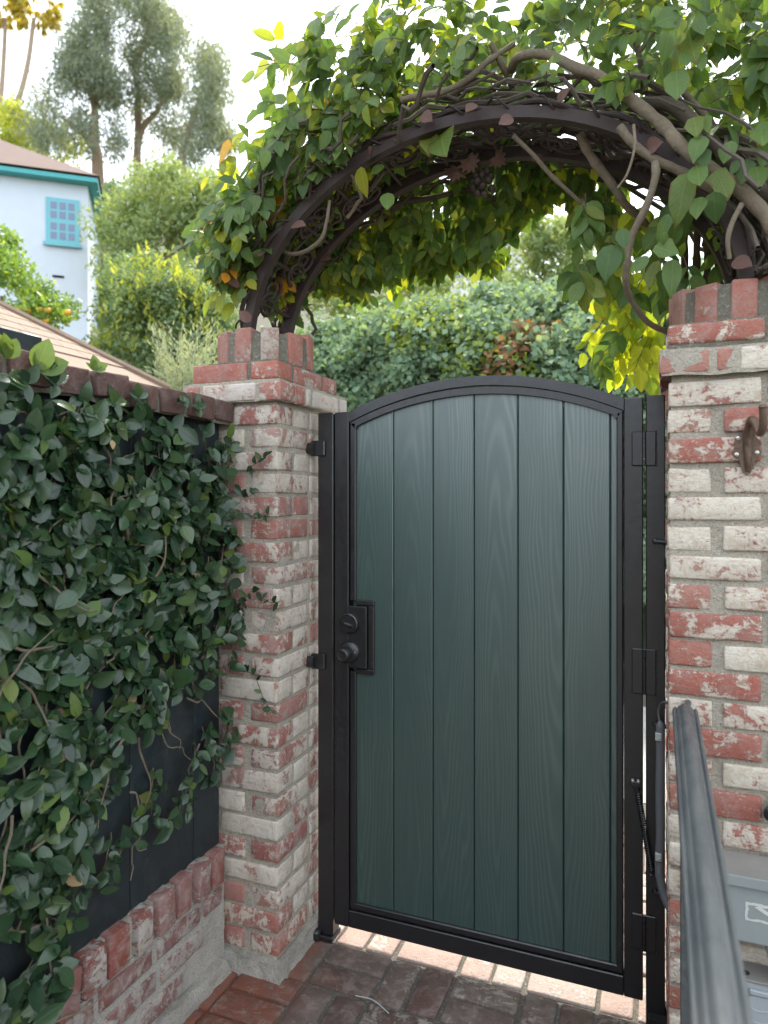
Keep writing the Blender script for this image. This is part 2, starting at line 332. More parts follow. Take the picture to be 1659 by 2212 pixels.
t = NT('weathered_rail_paint'); v, r = t.coords(False); vv = t.n('VectorMath', {0: v, 1: (1, .12, 1)}, operation='MULTIPLY').outputs[0]
n1 = t.noise(vv, 45, 5, .6); n2 = t.noise(v, 30, 6, .7); c = t.mix(t.ramp(n1, .3, .7), (.060, .069, .073), (.105, .112, .110)); c = t.mix(t.ramp(n2, .6, .75, 0, .5), c, (.19, .17, .135))
M['rail'] = t.pbr(c, t.ramp(n2, .3, .7, .32, .5), t.bump(n2, .2, .002), Specular_IOR_Level=.6)
M['conduit'] = plain('grey_flexible_conduit', (.12, .125, .135), .5, .2, 60, .15)
M['clip'] = plain('pale_plastic_clip', (.42, .47, .44), .45, .15, 40, .05)
M['box'] = plain('grey_enamel_box', (.27, .30, .30), .55, .25, 25, .15)
M['box_top'] = plain('dusty_box_lid', (.21, .20, .18), .8, .4, 22, .25)
M['label'] = plain('peeling_paper_label', (.62, .62, .58), .8, .3, 60, .4)
M['outlet'] = plain('grey_outlet_plastic', (.33, .36, .37), .5, .15, 40, .08)
M['hole'] = plain('dark_hole', (.01, .01, .01), .9, .2)
M['stucco'] = plain('skylit_white_stucco', (.60, .66, .73), .9, .10, 25, .5)  # white wall; the bluish skylight of its shaded side is put into the colour
M['teal'] = plain('turquoise_paint', (.06, .36, .37), .5, .15, 8, .1)
M['sash'] = plain('light_blue_paint', (.16, .45, .52), .5, .1, 8, .1)
M['pane'] = plain('window_glass', (.16, .19, .30), .12, .1, 4, .02, 0, .8)
M['house_roof'] = plain('brown_shingle', (.15, .10, .082), .9, .4, 6, .5)
M['garage_wall'] = plain('cream_stucco', (.5, .47, .4), .9, .15, 8, .3)
M['shade_house_wall'] = plain('taupe_stucco', (.20, .18, .155), .9, .15, 12, .4)
M['soil'] = plain('dry_soil', (.08, .075, .05), .95, .5, .8, .3)
M['white_far'] = plain('white_stucco_far', (.72, .72, .72), .9, .1, 4, .1)
M['orange'] = plain('orange_peel', (.65, .33, .03), .45, .1, 30, .1)
M['shingle'] = plain('tan_shingle', (.235, .172, .125), .9, .5, 30, .5)
M['shingle_b'] = plain('tan_shingle_light', (.265, .19, .138), .9, .5, 30, .5)

def leaf_mat(name, cols, trans=.45, rough=.42, spec=.4, vein=.35, edge=None, tcol=None, bug=0.):
    """cols: three leaf colours picked by a random value of each leaf; UV x across, y along the leaf"""
    t = NT(name); uv = t.n('UVMap').outputs[0]; su = t.n('SeparateXYZ', {0: uv})
    tint = t.n('Attribute', attribute_name='tint').outputs['Fac']; rnd = t.n('ObjectInfo').outputs['Random']
    k = t.math('FRACT', t.math('ADD', tint, rnd)); k2 = t.math('FRACT', t.math('MULTIPLY', k, 13.7))
    c = t.mix(t.ramp(k, .1, .75), cols[0], cols[1]); c = t.mix(t.ramp(k2, .72, .98), c, cols[2])
    au = t.math('ABSOLUTE', t.math('SUBTRACT', su.outputs[0], .5))
    sv = t.math('SINE', t.math('MULTIPLY', t.math('SUBTRACT', su.outputs[1], t.math('MULTIPLY', au, .75)), 52.))
    veins = t.math('MAXIMUM', t.ramp(sv, .80, 1., 0, .6), t.ramp(au, .012, .035, 1, 0))
    lite = t.mix(1., c, (1.55, 1.5, 1.35), 'MULTIPLY'); c = t.mix(t.math('MULTIPLY', veins, vein), c, lite)
    co = t.n('VectorMath', {0: t.n('NewGeometry').outputs['Position'], 1: (1, 1, 1)}, operation='MULTIPLY').outputs[0]
    blot = t.noise(co, 55, 5, .6)
    c = t.mix(t.ramp(blot, .45, .75, 0, .35), c, t.mix(1., c, (.55, .62, .6), 'MULTIPLY'))
    if edge:
        e = t.math('MAXIMUM', t.ramp(au, .28, .5), t.ramp(su.outputs[1], .72, 1.)); e = t.math('ADD', e, t.math('MULTIPLY', t.math('SUBTRACT', blot, .5), 1.3))
        c = t.mix(t.math('MULTIPLY', t.ramp(e, .55, .9), t.ramp(k2, .5, .85)), c, edge)
    bsdf = t.n('BsdfPrincipled', {'Base Color': c, 'Roughness': rough, 'Specular IOR Level': spec, 'Normal': t.bump(t.math('ADD', veins, t.math('MULTIPLY', blot, .6)), .35, .002)})
    tr = t.n('BsdfTranslucent', {'Color': t.mix(1., c, tcol or (1.9, 1.75, .75), 'MULTIPLY')})
    mx = t.n('MixShader', {0: trans, 1: bsdf.outputs[0], 2: tr.outputs[0]}); t.t.links.new(mx.outputs[0], t.out.inputs[0])
    return t.m
M['vine_leaf'] = leaf_mat('vine_leaf_green', ((.070, .135, .042), (.115, .19, .052), (.18, .225, .05)), .45, .42, .4, .6, edge=(.16, .13, .03))
M['yellow_leaf'] = leaf_mat('vine_leaf_yellow', ((.27, .33, .05), (.39, .40, .05), (.20, .28, .05)), .55, .5, .3, .6, edge=(.34, .19, .03), tcol=(1.65, 1.7, .6))
M['orange_leaf'] = leaf_mat('vine_leaf_orange', ((.40, .24, .02), (.45, .20, .02), (.30, .25, .03)), .5, .5, .3, edge=(.22, .06, .015))
M['fig_leaf'] = leaf_mat('creeping_fig_leaf', ((.017, .044, .021), (.036, .078, .032), (.065, .108, .036)), .12, .24, .62, .4, tcol=(1.3, 1.3, .7))
M['fig_new'] = leaf_mat('creeping_fig_new_leaf', ((.10, .17, .04), (.14, .21, .05), (.17, .2, .05)), .3, .4, .4)
M['fig_dry'] = leaf_mat('creeping_fig_dry_leaf', ((.30, .2, .1), (.36, .26, .15), (.22, .13, .06)), .2, .7, .2)
M['ivy'] = leaf_mat('ivy_leaf', ((.15, .235, .165), (.21, .31, .215), (.28, .36, .20)), .35, .62, .3, .1)  # ivy paled and greyed; a hazy veil is put into the colour
M['ivy_brown'] = leaf_mat('ivy_dead_leaf', ((.20, .11, .06), (.26, .15, .08), (.15, .14, .05)), .25, .7, .2, .1)
M['ivy_lime'] = leaf_mat('ivy_young_leaf', ((.20, .27, .05), (.25, .32, .06), (.16, .22, .05)), .35, .5, .3, .1)
M['euc'] = leaf_mat('eucalyptus_leaf', ((.17, .215, .18), (.22, .265, .215), (.28, .30, .22)), .35, .5, .3, .05)  # distance haze put into the colour, so lighter and greyer
M['shrub'] = leaf_mat('shrub_leaf', ((.19, .265, .13), (.25, .325, .165), (.33, .385, .19)), .4, .5, .3, .05)  # shrubs lightened and greyed; haze is put into the leaf colours
M['shrub_dark'] = leaf_mat('dark_shrub_leaf', ((.12, .195, .105), (.17, .25, .13), (.26, .32, .15)), .35, .5, .3, .05)
M['shrub_tip'] = leaf_mat('yellow_green_shoot', ((.29, .35, .07), (.36, .39, .08), (.24, .31, .07)), .45, .5, .3, .05)
M['silver'] = leaf_mat('silver_leaf', ((.26, .31, .26), (.33, .37, .31), (.22, .28, .22)), .3, .7, .2, .05)
M['citrus'] = leaf_mat('citrus_leaf', ((.12, .22, .05), (.19, .30, .07), (.29, .37, .08)), .4, .4, .4, .05)
M['palm'] = leaf_mat('palm_frond_sunlit', ((.42, .38, .10), (.48, .36, .07), (.30, .33, .10)), .4, .5, .3, .05)
M['willow'] = leaf_mat('fine_hanging_leaf', ((.09, .13, .06), (.13, .18, .07), (.16, .2, .07)), .4, .5, .3, .05)
# ------------------------------------------------------------------ leaf geometry (numpy)
def leaf_template(width=.5, fold=.18, curl=.25, tip=.12, ns=6, wav=0., seed=0):
    """a leaf of unit length along +Y, its face towards +Z"""
    rr = random.Random(seed); V = []; U = []; F = []
    V.append((0, 0, 0)); U.append((.5, 0))
    st = [.10, .28, .48, .68, .86][:ns - 1]
    for i, s in enumerate(st):
        wd = width * .5 * (math.sin(math.pi * s ** .82) ** .75) * (1 if s < .8 else (1 - tip))
        zc = -curl * s * s; dz = wd * fold * 2; wl_ = rr.uniform(-wav, wav); wr = rr.uniform(-wav, wav)
        V += [(-wd * (1 + wl_), s, zc + dz + wl_ * .1), (0, s, zc), (wd * (1 + wr), s, zc + dz + wr * .1)]
        U += [(.5 - wd / width, s), (.5, s), (.5 + wd / width, s)]
    V.append((rr.uniform(-.03, .03), 1., -curl * 1.05)); U.append((.5, 1)); e = len(V) - 1
    F += [(0, 2, 1), (0, 3, 2)]
    for i in range(len(st) - 1):
        a = 1 + 3 * i; F += [(a, a + 1, a + 4, a + 3), (a + 1, a + 2, a + 5, a + 4)]
    a = 1 + 3 * (len(st) - 1); F += [(a, a + 1, e), (a + 1, a + 2, e)]
    return V, F, U
def mesh_from(name, V, F, U, tint, m):
    """V (n,3) array, F list of face index tuples, U per vertex uv, tint per vertex"""
    me = bpy.data.meshes.new(name); me.from_pydata([tuple(p) for p in V], [], F)
    uvl = me.uv_layers.new(name='UVMap'); li = np.zeros(len(me.loops), dtype=np.int32); me.loops.foreach_get('vertex_index', li)
    uvl.data.foreach_set('uv', np.asarray(U, dtype=np.float32)[li].ravel())
    at = me.attributes.new('tint', 'FLOAT', 'POINT'); at.data.foreach_set('value', np.asarray(tint, dtype=np.float32))
    me.polygons.foreach_set('use_smooth', [True] * len(me.polygons)); me.materials.append(m); me.update(); return me
def frame(d, n):
    d = Vector(d).normalized(); n = Vector(n); n = n - d * n.dot(d); n = n.normalized() if n.length > 1e-5 else d.orthogonal().normalized()
    return d, n
def leaf_matrix(p, d, n, L):
    d, n = frame(d, n); x = d.cross(n)
    return Matrix(((x.x * L, d.x * L, n.x * L, p[0]), (x.y * L, d.y * L, n.y * L, p[1]), (x.z * L, d.z * L, n.z * L, p[2]), (0, 0, 0, 1)))
def place_leaves(leaves, templates, parent, keep=300, leaf_name='leaf', rest_name='foliage'):
    """leaves: (pos, dir, normal, length, material key). The `keep` that show largest are objects, the rest one mesh per material"""
    cp = Vector((0, 0, CH)); off = parent.location
    def score(l):
        v = Vector(l[0]) - cp; d, n = frame(l[1], l[2]); return (l[3] / v.length) ** 2 * (.35 + abs(n.dot(v.normalized()))) / (1 + max(0, Vector(l[0]).y - 2.2) * 1.5)
    order = sorted(range(len(leaves)), key=lambda i: -score(leaves[i])); ind = set(order[:keep]); cache = {}
    rest = {}
    for i, (p, d, n, L, mk) in enumerate(leaves):
        ti = i % len(templates)
        if i in ind:
            if (ti, mk) not in cache: cache[(ti, mk)] = mesh_from(leaf_name, *templates[ti], [0] * len(templates[ti][0]), M[mk])
            o = bpy.data.objects.new(leaf_name, cache[(ti, mk)]); COL.objects.link(o); o.parent = parent
            o.matrix_local = leaf_matrix(Vector(p) - off, d, n, L)
        else: rest.setdefault(mk, []).append((ti, leaf_matrix(Vector(p) - off, d, n, L)))
    for mk, lst in rest.items():
        V = []; F = []; U = []; T = []
        for ti, mt in lst:
            tv, tf, tu = templates[ti]; b = len(V); r = random.random()
            V += [tuple(mt @ Vector(q)) for q in tv]; F += [tuple(k + b for k in f) for f in tf]; U += tu; T += [r] * len(tv)
        o = link(rest_name, mesh_from(rest_name, V, F, U, T, M[mk]), None, parent); o['kind'] = 'stuff'
def unit(a): return a / np.maximum(np.linalg.norm(a, axis=1, keepdims=True), 1e-9)
def leaf_cards(name, C, N, D, L, W, m, parent=None, fold=.25, off=(0, 0, 0)):
    """folded diamond leaves: centres C, normals N, directions D, lengths L, width ratio W"""
    n = len(C); D = unit(D); N = unit(N - D * np.sum(N * D, 1, keepdims=True)); X = np.cross(D, N); L = np.asarray(L)[:, None]
    C = C - np.asarray(off)
    a = C - D * L * .5; b = C + X * L * W * .5 + N * L * W * fold; c = C + D * L * .5; d = C - X * L * W * .5 + N * L * W * fold
    V = np.stack([a, b, c, d], 1).reshape(-1, 3).astype(np.float32)
    i = np.arange(n)[:, None] * 4; F = np.concatenate([i + np.array([[0, 1, 2]]), i + np.array([[0, 2, 3]])], 1).reshape(-1, 3).astype(np.int32)
    me = bpy.data.meshes.new(name); me.vertices.add(4 * n); me.vertices.foreach_set('co', V.ravel())
    me.loops.add(6 * n); me.loops.foreach_set('vertex_index', F.ravel()); me.polygons.add(2 * n)
    me.polygons.foreach_set('loop_start', np.arange(0, 6 * n, 3, dtype=np.int32)); me.polygons.foreach_set('loop_total', np.full(2 * n, 3, dtype=np.int32))
    me.update(calc_edges=True)
    uvl = me.uv_layers.new(name='UVMap'); uv = np.tile(np.array([[.5, 0], [1, .5], [.5, 1], [0, .5]], dtype=np.float32), (n, 1)); uvl.data.foreach_set('uv', uv[F.ravel()].ravel())
    at = me.attributes.new('tint', 'FLOAT', 'POINT'); at.data.foreach_set('value', np.repeat(RNG.random(n), 4).astype(np.float32))
    me.materials.append(m); return link(name, me, None, parent)
def clumps(centres, rad, per, squash=.8, droop=0.):
    """leaf positions gathered in clumps: returns positions, outward normals"""
    C = np.asarray(centres); n = len(C); rad = np.broadcast_to(np.asarray(rad, dtype=float), (n,))
    g = unit(RNG.normal(size=(n * per, 3))) * (RNG.random((n * per, 1)) ** .45); g[:, 2] *= squash
    return np.repeat(C, per, 0) + g * np.repeat(rad, per)[:, None] + np.array([0, 0, -droop]), g

# ================================================================== THE SETTING
def hill_h(x, y):
    a = -x * .80 + y * .60                      # distance along the way the hillside climbs (left and back)
    s = max(0., a - 8.5); k = min(1., max(0., (-x - .30 * y + 2.0) / 4.))
    return s * .42 * k + max(0., y - 14) * .02
mb = MB(); n = 90; ext = 400.
def warp_(t): return math.copysign(abs(t) ** 2.2, t) * ext
vs_ = []
for i in range(n + 1):
    for j in range(n + 1):
        x, y = warp_(i / n * 2 - 1), warp_(j / n * 2 - 1); vs_.append((x, y, hill_h(x, y) - .03))
mb.add(vs_, [(i * (n + 1) + j, (i + 1) * (n + 1) + j, (i + 1) * (n + 1) + j + 1, i * (n + 1) + j + 1) for i in range(n) for j in range(n)])
tag(mb.build('ground', M['soil'], smooth='all'), kind='structure')

# ---- brick paving in a basket weave
paving = MB().box(-1.42, 3.0, -6.0, 3.7, -.02, -.010).build('paving', M['bed']); tag(paving, kind='structure')
CELL = .215
for ci in range(-3, 7):
    for cj in range(-8, 7):
        x0 = -.82 + ci * CELL; y0 = 2.15 + (cj - 1) * CELL
        if x0 < -1.47 or x0 > .45 or y0 < .9: continue
        horiz = (ci + cj) % 2 == 1
        for k in range(2):
            if horiz: c = (x0 + CELL / 2, y0 + CELL * (.25 + .5 * k)); sz = (.203, .0945, .05)
            else: c = (x0 + CELL * (.25 + .5 * k), y0 + CELL / 2); sz = (.0945, .203, .05)
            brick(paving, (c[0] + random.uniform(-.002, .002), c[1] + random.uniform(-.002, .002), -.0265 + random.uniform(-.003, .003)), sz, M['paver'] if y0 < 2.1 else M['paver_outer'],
                  (random.uniform(-.008, .008), random.uniform(-.008, .008), random.uniform(-.012, .012)), bev=.007)
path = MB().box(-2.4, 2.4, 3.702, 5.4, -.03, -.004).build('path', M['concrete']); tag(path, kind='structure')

# ---- brick gate pillars
COURSE = .0736
def jit(a): return random.uniform(-a, a)
def pillar(name, label, inner, sgn, wid, y0, dep, m, mcap):
    """inner: X of the face beside the gate, sgn: the way the pillar goes from it"""
    outer = inner + sgn * wid; xa, xb = sorted((inner, outer)); y1 = y0 + dep
    root = empty(name, ((xa + xb) / 2, (y0 + y1) / 2, 0), label, 'pillar', 'brick gate pillars')
    rough_box('mortar', M['mortar'], root, xa + .0055, xb - .0055, y0 + .0055, y1 - .0055, -.02, 1.83, .014, .0030)
    H = .0610
    for k in range(24):
        zc = 1.826 - COURSE * (k + .5) - .004
        if zc < .07: break
        even = k % 2 == 0
        def put(u0, u1, v0, v1):                 # u from the inner face outwards, v from the front face back
            xs = sorted((inner + sgn * u0, inner + sgn * u1)); h = H + jit(.004)
            brick(root, ((xs[0] + xs[1]) / 2 + jit(.0015), y0 + (v0 + v1) / 2 + jit(.0015), zc + jit(.002)), (round(xs[1] - xs[0], 2), round(v1 - v0, 2), round(h, 3)), m,
                  (jit(.012), jit(.012), jit(.008)))
        D = .095
        if even: u = 0; seq = [.212, .10, .2]
        else: u = 0; seq = [.10, .2, .2]
        for i, s in enumerate(seq):              # front face
            s += jit(.006) if i else 0
            if u >= wid - .03: break
            e = min(u + s, wid); put(u, e, 0, D if (i or even) else .205); u = e + .016 + (.012 if (not even and i == 0) else 0)
        v = (D + .016) if even else .205 + .016  # inner face
        seq = [.10, .2, .1] if even else [.2, .2]
        for s in seq:
            if v >= dep - .03: break
            e = min(v + s, dep); put(0, D, v, e); v = e + .016
    # cap, lower course: corbelled out
    p = .025; z0 = 1.829; rough_box('mortar', M['mortar'], root, xa - p + .007, xb + p - .007, y0 - p + .007, y1 + p - .007, z0 - .002, z0 + .066, .016, .003); q_ = -.004 if sgn < 0 else .004; rough_box('mortar', M['mortar_dark'], root, xa - q_ + .006, xb + q_ - .006, y0 - q_ + .006, y1 + q_ - .006, z0 + .068, z0 + .134, .016, .003)
    def cap_course(zc, h, pr, cuts_f, cuts_s):
        fx = inner - sgn * pr
        u = 0
        for i, s in enumerate(cuts_f):
            e = min(u + s, wid + 2 * pr); xs = sorted((fx + sgn * u, fx + sgn * e))
            brick(root, ((xs[0] + xs[1]) / 2, y0 - pr + .05, zc), (round(xs[1] - xs[0], 2), .1, h), mcap, (jit(.015), jit(.012), jit(.01)), bev=.008); u = e + .014
            if u > wid + 2 * pr - .02: break
        v = .114
        for s in cuts_s:
            e = min(v + s, dep + 2 * pr)
            brick(root, (fx + sgn * .05, y0 - pr + (v + e) / 2, zc), (.1, round(e - v, 2), h), mcap, (jit(.012), jit(.015), jit(.01)), bev=.008); v = e + .014
            if v > dep + 2 * pr - .02: break
    if sgn < 0:
        cap_course(1.857, .058, .025, [.08, .2, .05, .06], [.05, .03, .2, .1]); cap_course(1.929, .06, -.004, [.1, .21, .1], [.2, .14])
    else:
        cap_course(1.861, .058, .020, [.115, .04, .2], [.1, .2, .1]); cap_course(1.935, .052, .004, [.225, .2], [.2, .2])
    # round collar of bricks standing on end
    cx, cy, rr = (inner + sgn * .170, y0 + .21, .165); nb = 11
    MB().lathe((cx, cy, 1.955), (0, 0, 1), [(rr - .005, 0), (rr - .003, .05), (rr - .007, .112), (.05, .120)], 40).build('collar_mortar', M['mortar_dark'], root, smooth=True)
    for i in range(nb):
        a = 2 * math.pi * (i + .35) / nb; h = .118 + jit(.006)
        brick(root, (cx + math.cos(a) * (rr - .048), cy + math.sin(a) * (rr - .048), 1.962 + h / 2), (.096, .060, round(h, 2)), M['brick_collar'], (jit(.02), jit(.02), a + jit(.03)), bev=.006)
    return root
PF = 1.92
pl = pillar('brick_pillar', 'lime smeared brick pillar between the leafy wall and the latch side of the gate', -1.125, -1, .335, PF, .45, M['brick_left'], M['brick_cap'])
pr_ = pillar('brick_pillar', 'brick pillar with flaking cream paint and a cast hook, on the hinge side', .020, 1, .407, PF, .45, M['brick_right'], M['brick_right'])
# rough concrete foot of the left pillar
rough_box('concrete_foot', M['plinth'], pl, -1.36, -1.098, 1.888, 2.36, -.03, .050, .010, .0055, .06, 34)
rough_box('concrete_foot', M['plinth'], pr_, .022, .44, 1.895, 2.36, -.03, .035, .02, .004, .02, 18)

# ---- garden wall on the left
WX = -1.334
gw = empty('garden_wall', (WX - .06, .3, 0), 'low brick wall with dark boards above and brick coping, under creeping fig', 'wall')
rough_box('mortar', M['mortar_dark'], gw, WX - .18, WX - .024, -1.5, 1.90, .0, 1.80, .06, .002)
y = 1.905
for wdt in (.135, .275, .218, .26, .25, .25, .25, .25, .25, .25, .25, .25, .25, .2):
    c = (WX - .010 + jit(.0015), y - wdt / 2, 1.08); brick(gw, c, (.022, wdt - .004, 1.37), M['board'], (0, 0, jit(.003)), 'board', bev=.0025, jit=.0004); y -= wdt
y = 1.915; k = 0
rough_box('coping_mortar', M['mortar_dark'], gw, WX - .15, WX + .040, -1.5, 1.912, 1.757, 1.822, .02, .004)
while y > -1.4:                                  # coping bricks laid across the wall
    sz_ = random.choice((.098, .104, .11, .092)); hz = .068 + jit(.006); brick(gw, (WX - .048 + jit(.006), y - sz_ / 2, 1.796 + jit(.005)), (.21, round(sz_, 3), round(hz, 3)), M['brick_coping'], (jit(.05), jit(.04), jit(.05)), 'coping_brick', bev=.006, jit=.003); y -= sz_ + random.uniform(.018, .028)
rough_box('mortar', M['mortar'], gw, WX - .1, WX + .016, -1.5, 1.905, .20, .392, .016, .004)
y = 1.885; k = 0
while y > -1.4:                                  # rowlock bricks that carry the boards
    s = .066 + jit(.004); brick(gw, (WX - .018 + jit(.005), y - s / 2, .345 + jit(.004)), (.115, round(s, 2), .108), M['brick_rowlock'], (jit(.03), jit(.03), jit(.05)), 'rowlock_brick', bev=.006, jit=.003); y -= s + .020 + jit(.004)
rough_box('mortar', M['plinth'], gw, WX - .1, WX + .020, -1.5, 1.90, .02, .285, .018, .003)
for k in range(3):                               # washed-over courses below
    zc = .245 - k * .078; y = 1.89 - .1 * k
    while y > -1.3:
        s = random.choice((.2, .2, .1)); e = max(y - s, -1.3)
        brick(gw, (WX - .020, (y + e) / 2, zc), (.09, round(y - e, 2), .06), M['brick_base'], (jit(.01), jit(.015), jit(.006)), bev=.009); y = e - .016
rough_box('concrete_foot', M['plinth'], gw, WX - .12, -1.282, -1.5, 1.90, -.03, .055, .012, .0075, .02, 30)
# wall that goes on to the right behind the pillar
gr = empty('garden_wall', (1.6, 2.2, 0), 'plain stucco wall running on to the right of the hinge pillar', 'wall')
MB().bbox(.445, 3.4, 2.05, 2.30, -.03, 1.80, .01).build('wall', M['garage_wall'], gr); MB().bbox(.45, 3.42, 2.02, 2.33, 1.802, 1.86, .01).build('coping', M['mortar'], gr)

# unseen house wall added behind the camera to shade the yard
yh = empty('added_shade_house', (.1, -6.2, 0), 'unseen stucco house wall added behind the viewer to shade the yard', 'house')
MB().box(-3.2, 3.4, -6.4, -6.1, -.03, 2.6).build('wall', M['shade_house_wall'], yh)
MB().box(-3.4, 3.6, -6.9, -5.75, 2.602, 2.70).build('eave', M['bark_dark'], yh); MB().box(-.6, .3, -6.097, -6.06, 0, 2.05).build('door', M['board'], yh)

# ================================================================== THE GATE
GY = 2.15
gate = empty('garden_gate', (-.5415, GY + .02, .058), 'dark green plank gate in a black steel frame with arched top', 'gate')
AC, AR, AZ = -.5415, 1.104, 1.905 - 1.104
def arc(r, x): return AZ + math.sqrt(max(r * r - (x - AC) ** 2, 0))
def arcpts(r, xa, xb, n=28): return [(xa + (xb - xa) * i / n, arc(r, xa + (xb - xa) * i / n)) for i in range(n + 1)]
MB().bbox(-1.037, -.985, GY, GY + .04, .058, 1.812, .0025).build('stile', M['black'], gate)
MB().bbox(-.098, -.046, GY, GY + .04, .058, 1.8125, .0025).build('stile', M['black'], gate)
MB().bbox(-.9845, -.0985, GY + .0005, GY + .04, .058, .116, .0025).build('bottom_rail', M['black'], gate)
xs = [-.9845 + .886 * i / 32 for i in range(33)]
MB().strip_xz([(x, arc(AR, x)) for x in xs], [(x, arc(AR - .029, x) - .004 * abs((x - AC) / .44)) for x in xs], GY + .001, GY + .04).build('arched_rail', M['black'], gate, True)
# inner moulding, stepping out round the lock plate
TY0, TY1 = GY + .006, GY + .032
tr = MB(); g = .003
xs = [-.982 + .881 * i / 32 for i in range(33)]
tr.strip_xz([(x, arc(AR - .031, x) - .004) for x in xs], [(max(min(x, -.122), -.961), arc(AR - .050, x) - .006) for x in xs], TY0, TY1)
tr.bbox(-.119, -.1005, TY0, TY1, .118, 1.772, .003); tr.bbox(-.982, -.1005, TY0 + .0004, TY1, .119, .141, .003)
tr.bbox(-.982, -.961, TY0, TY1, .118, .930, .003); tr.bbox(-.982, -.961, TY0, TY1, 1.168, 1.775, .003)
tr.bbox(-.9605, -.894, TY0 - .001, TY1, .922, .9395, .003); tr.bbox(-.9605, -.894, TY0 - .001, TY1, 1.1545, 1.173, .003); tr.bbox(-.9155, -.894, TY0 - .0005, TY1, .9397, 1.1543, .003)
tr.build('panel_moulding', M['black'], gate)
# planks
edges = [-.975, -.828, -.690, -.552, -.412, -.273, -.137, -.108]
for a, b in zip(edges[:-1], edges[1:]):
    c = .0028; n = 6; front = []; back = []; mbp = MB()
    def outline(x0, x1): return [(x0, .125), (x1, .125)] + [(x1 + (x0 - x1) * i / n, arc(AR - .040, x1 + (x0 - x1) * i / n)) for i in range(n + 1)]
    fo = outline(a + .0012 + c, b - .0012 - c); bo = outline(a + .0012, b - .0012); N = len(fo)
    y_f, y_m, y_b = GY + .018, GY + .018 + c, GY + .034
    vv = [(x, y_f, z) for x, z in fo] + [(x, y_m, z) for x, z in bo] + [(x, y_b, z) for x, z in bo]
    ff = [tuple(range(N)), tuple(range(3 * N - 1, 2 * N - 1, -1))] + [(i, N + i, N + (i + 1) % N, (i + 1) % N) for i in range(N)] + [(N + i, 2 * N + i, 2 * N + (i + 1) % N, N + (i + 1) % N) for i in range(N)]
    pc = Vector(((a + b) / 2, y_f, .9)) - gate.location
    o = mbp.add([(p[0] - (a + b) / 2, p[1] - y_f, p[2] - .9) for p in vv], ff).build('plank', M['gate_wood']); o.parent = gate; o.location = pc
MB().bbox(-.99, -.1, GY + .0345, GY + .0385, .117, 1.80, .001).build('backing_sheet', M['black'], gate)
# lock plate, deadbolt, knob
MB().bbox(-.9845, -.918, GY - .0005, GY + .03, .942, 1.152, .0025).build('lock_plate', M['black'], gate)
db = MB().lathe((-.979, GY, 1.094), (0, -1, 0), [(.0365, 0), (.0365, .006), (.034, .014), (.0300, .0165), (.0285, .0125), (.0270, .0125), (.026, .0150), (.001, .0155)], 36).build('deadbolt', M['black'], gate, True)
MB().tube([(-.996, GY - .016, 1.098), (-.988, GY - .022, 1.096), (-.970, GY - .022, 1.090), (-.963, GY - .016, 1.087)], [.004, .0068, .0068, .004], 10).build('cylinder_cover', M['black'], db, True)
kb = MB().lathe((-.979, GY, .996), (0, -1, 0), [(.0365, 0), (.0360, .004), (.030, .010), (.018, .013), (.0155, .020), (.0165, .030), (.0235, .040), (.0255, .050), (.0235, .060), (.0175, .066), (.0160, .0655), (.001, .0645)], 36).build('door_knob', M['black'], gate, True)
MB().bbox(-.985, -.973, GY - .0668, GY - .0640, .9945, .9975, .0006).build('keyway', M['hole'], kb); MB().lathe((-.957, GY - .0085, .998), (0, -1, 0), [(.0045, 0), (.004, .003), (.001, .0036)], 12).build('screw', M['screw'], kb, True)
# hinges
for z0, z1 in ((1.612, 1.712), (.950, 1.082), (.208, .312)):
    hg = MB().bbox(-.0765, -.0455, GY - .006, GY + .001, z0, z1, .003).bbox(-.0385, -.0105, GY - .006, GY - .0005, z0, z1, .003)
    hg = hg.build('hinge', M['black'], gate); k = MB(); n = 5
    for i in range(n):
        a = z0 + (z1 - z0) * i / n; k.tube([(-.042, GY - .004, a + .001), (-.042, GY - .004, a + (z1 - z0) / n - .001)], .0058, 12)
    k.build('knuckle', M['black'], hg, True)
    wb = MB()                                     # weld beads along the leaves
    for i in range(16): wb.lathe((-.0095 + jit(.001), GY - .001, z0 + (z1 - z0) * i / 15), (0, -1, 0), [(.0028, 0), (.0022, .002), (.0006, .003)], 6)
    wb.build('weld', M['black'], hg, True)
# spring closer
A, B = Vector((-.062, GY - .016, .684)), Vector((-.021, GY - .016, .442)); ax = (B - A).normalized(); e1 = ax.orthogonal().normalized(); e2 = ax.cross(e1)
pts = []; turns = 34
for i in range(turns * 10 + 1):
    s = i / (turns * 10); a = 2 * math.pi * turns * s; pts.append(A + (B - A) * (.05 + .90 * s) + (e1 * math.cos(a) + e2 * math.sin(a)) * .0075)
sp = MB().tube(pts, .0020, 6).build('closer_spring', M['black'], gate, True)
MB().bbox(-.080, -.050, GY - .012, GY - .0005, .680, .696, .002).tube([A, A + (B - A) * .07], .006, 8).build('spring_bracket', M['black'], sp); MB().tube([B, A + (B - A) * .93], .006, 8).build('spring_end', M['black'], sp)
for p in ((-.073, .699), (-.058, .699), (-.023, .440)): MB().lathe((p[0], GY - .006, p[1]), (0, -1, 0), [(.0055, 0), (.0055, .006), (.004, .010), (.001, .0115)], 12).build('bolt', M['screw'], sp, True)
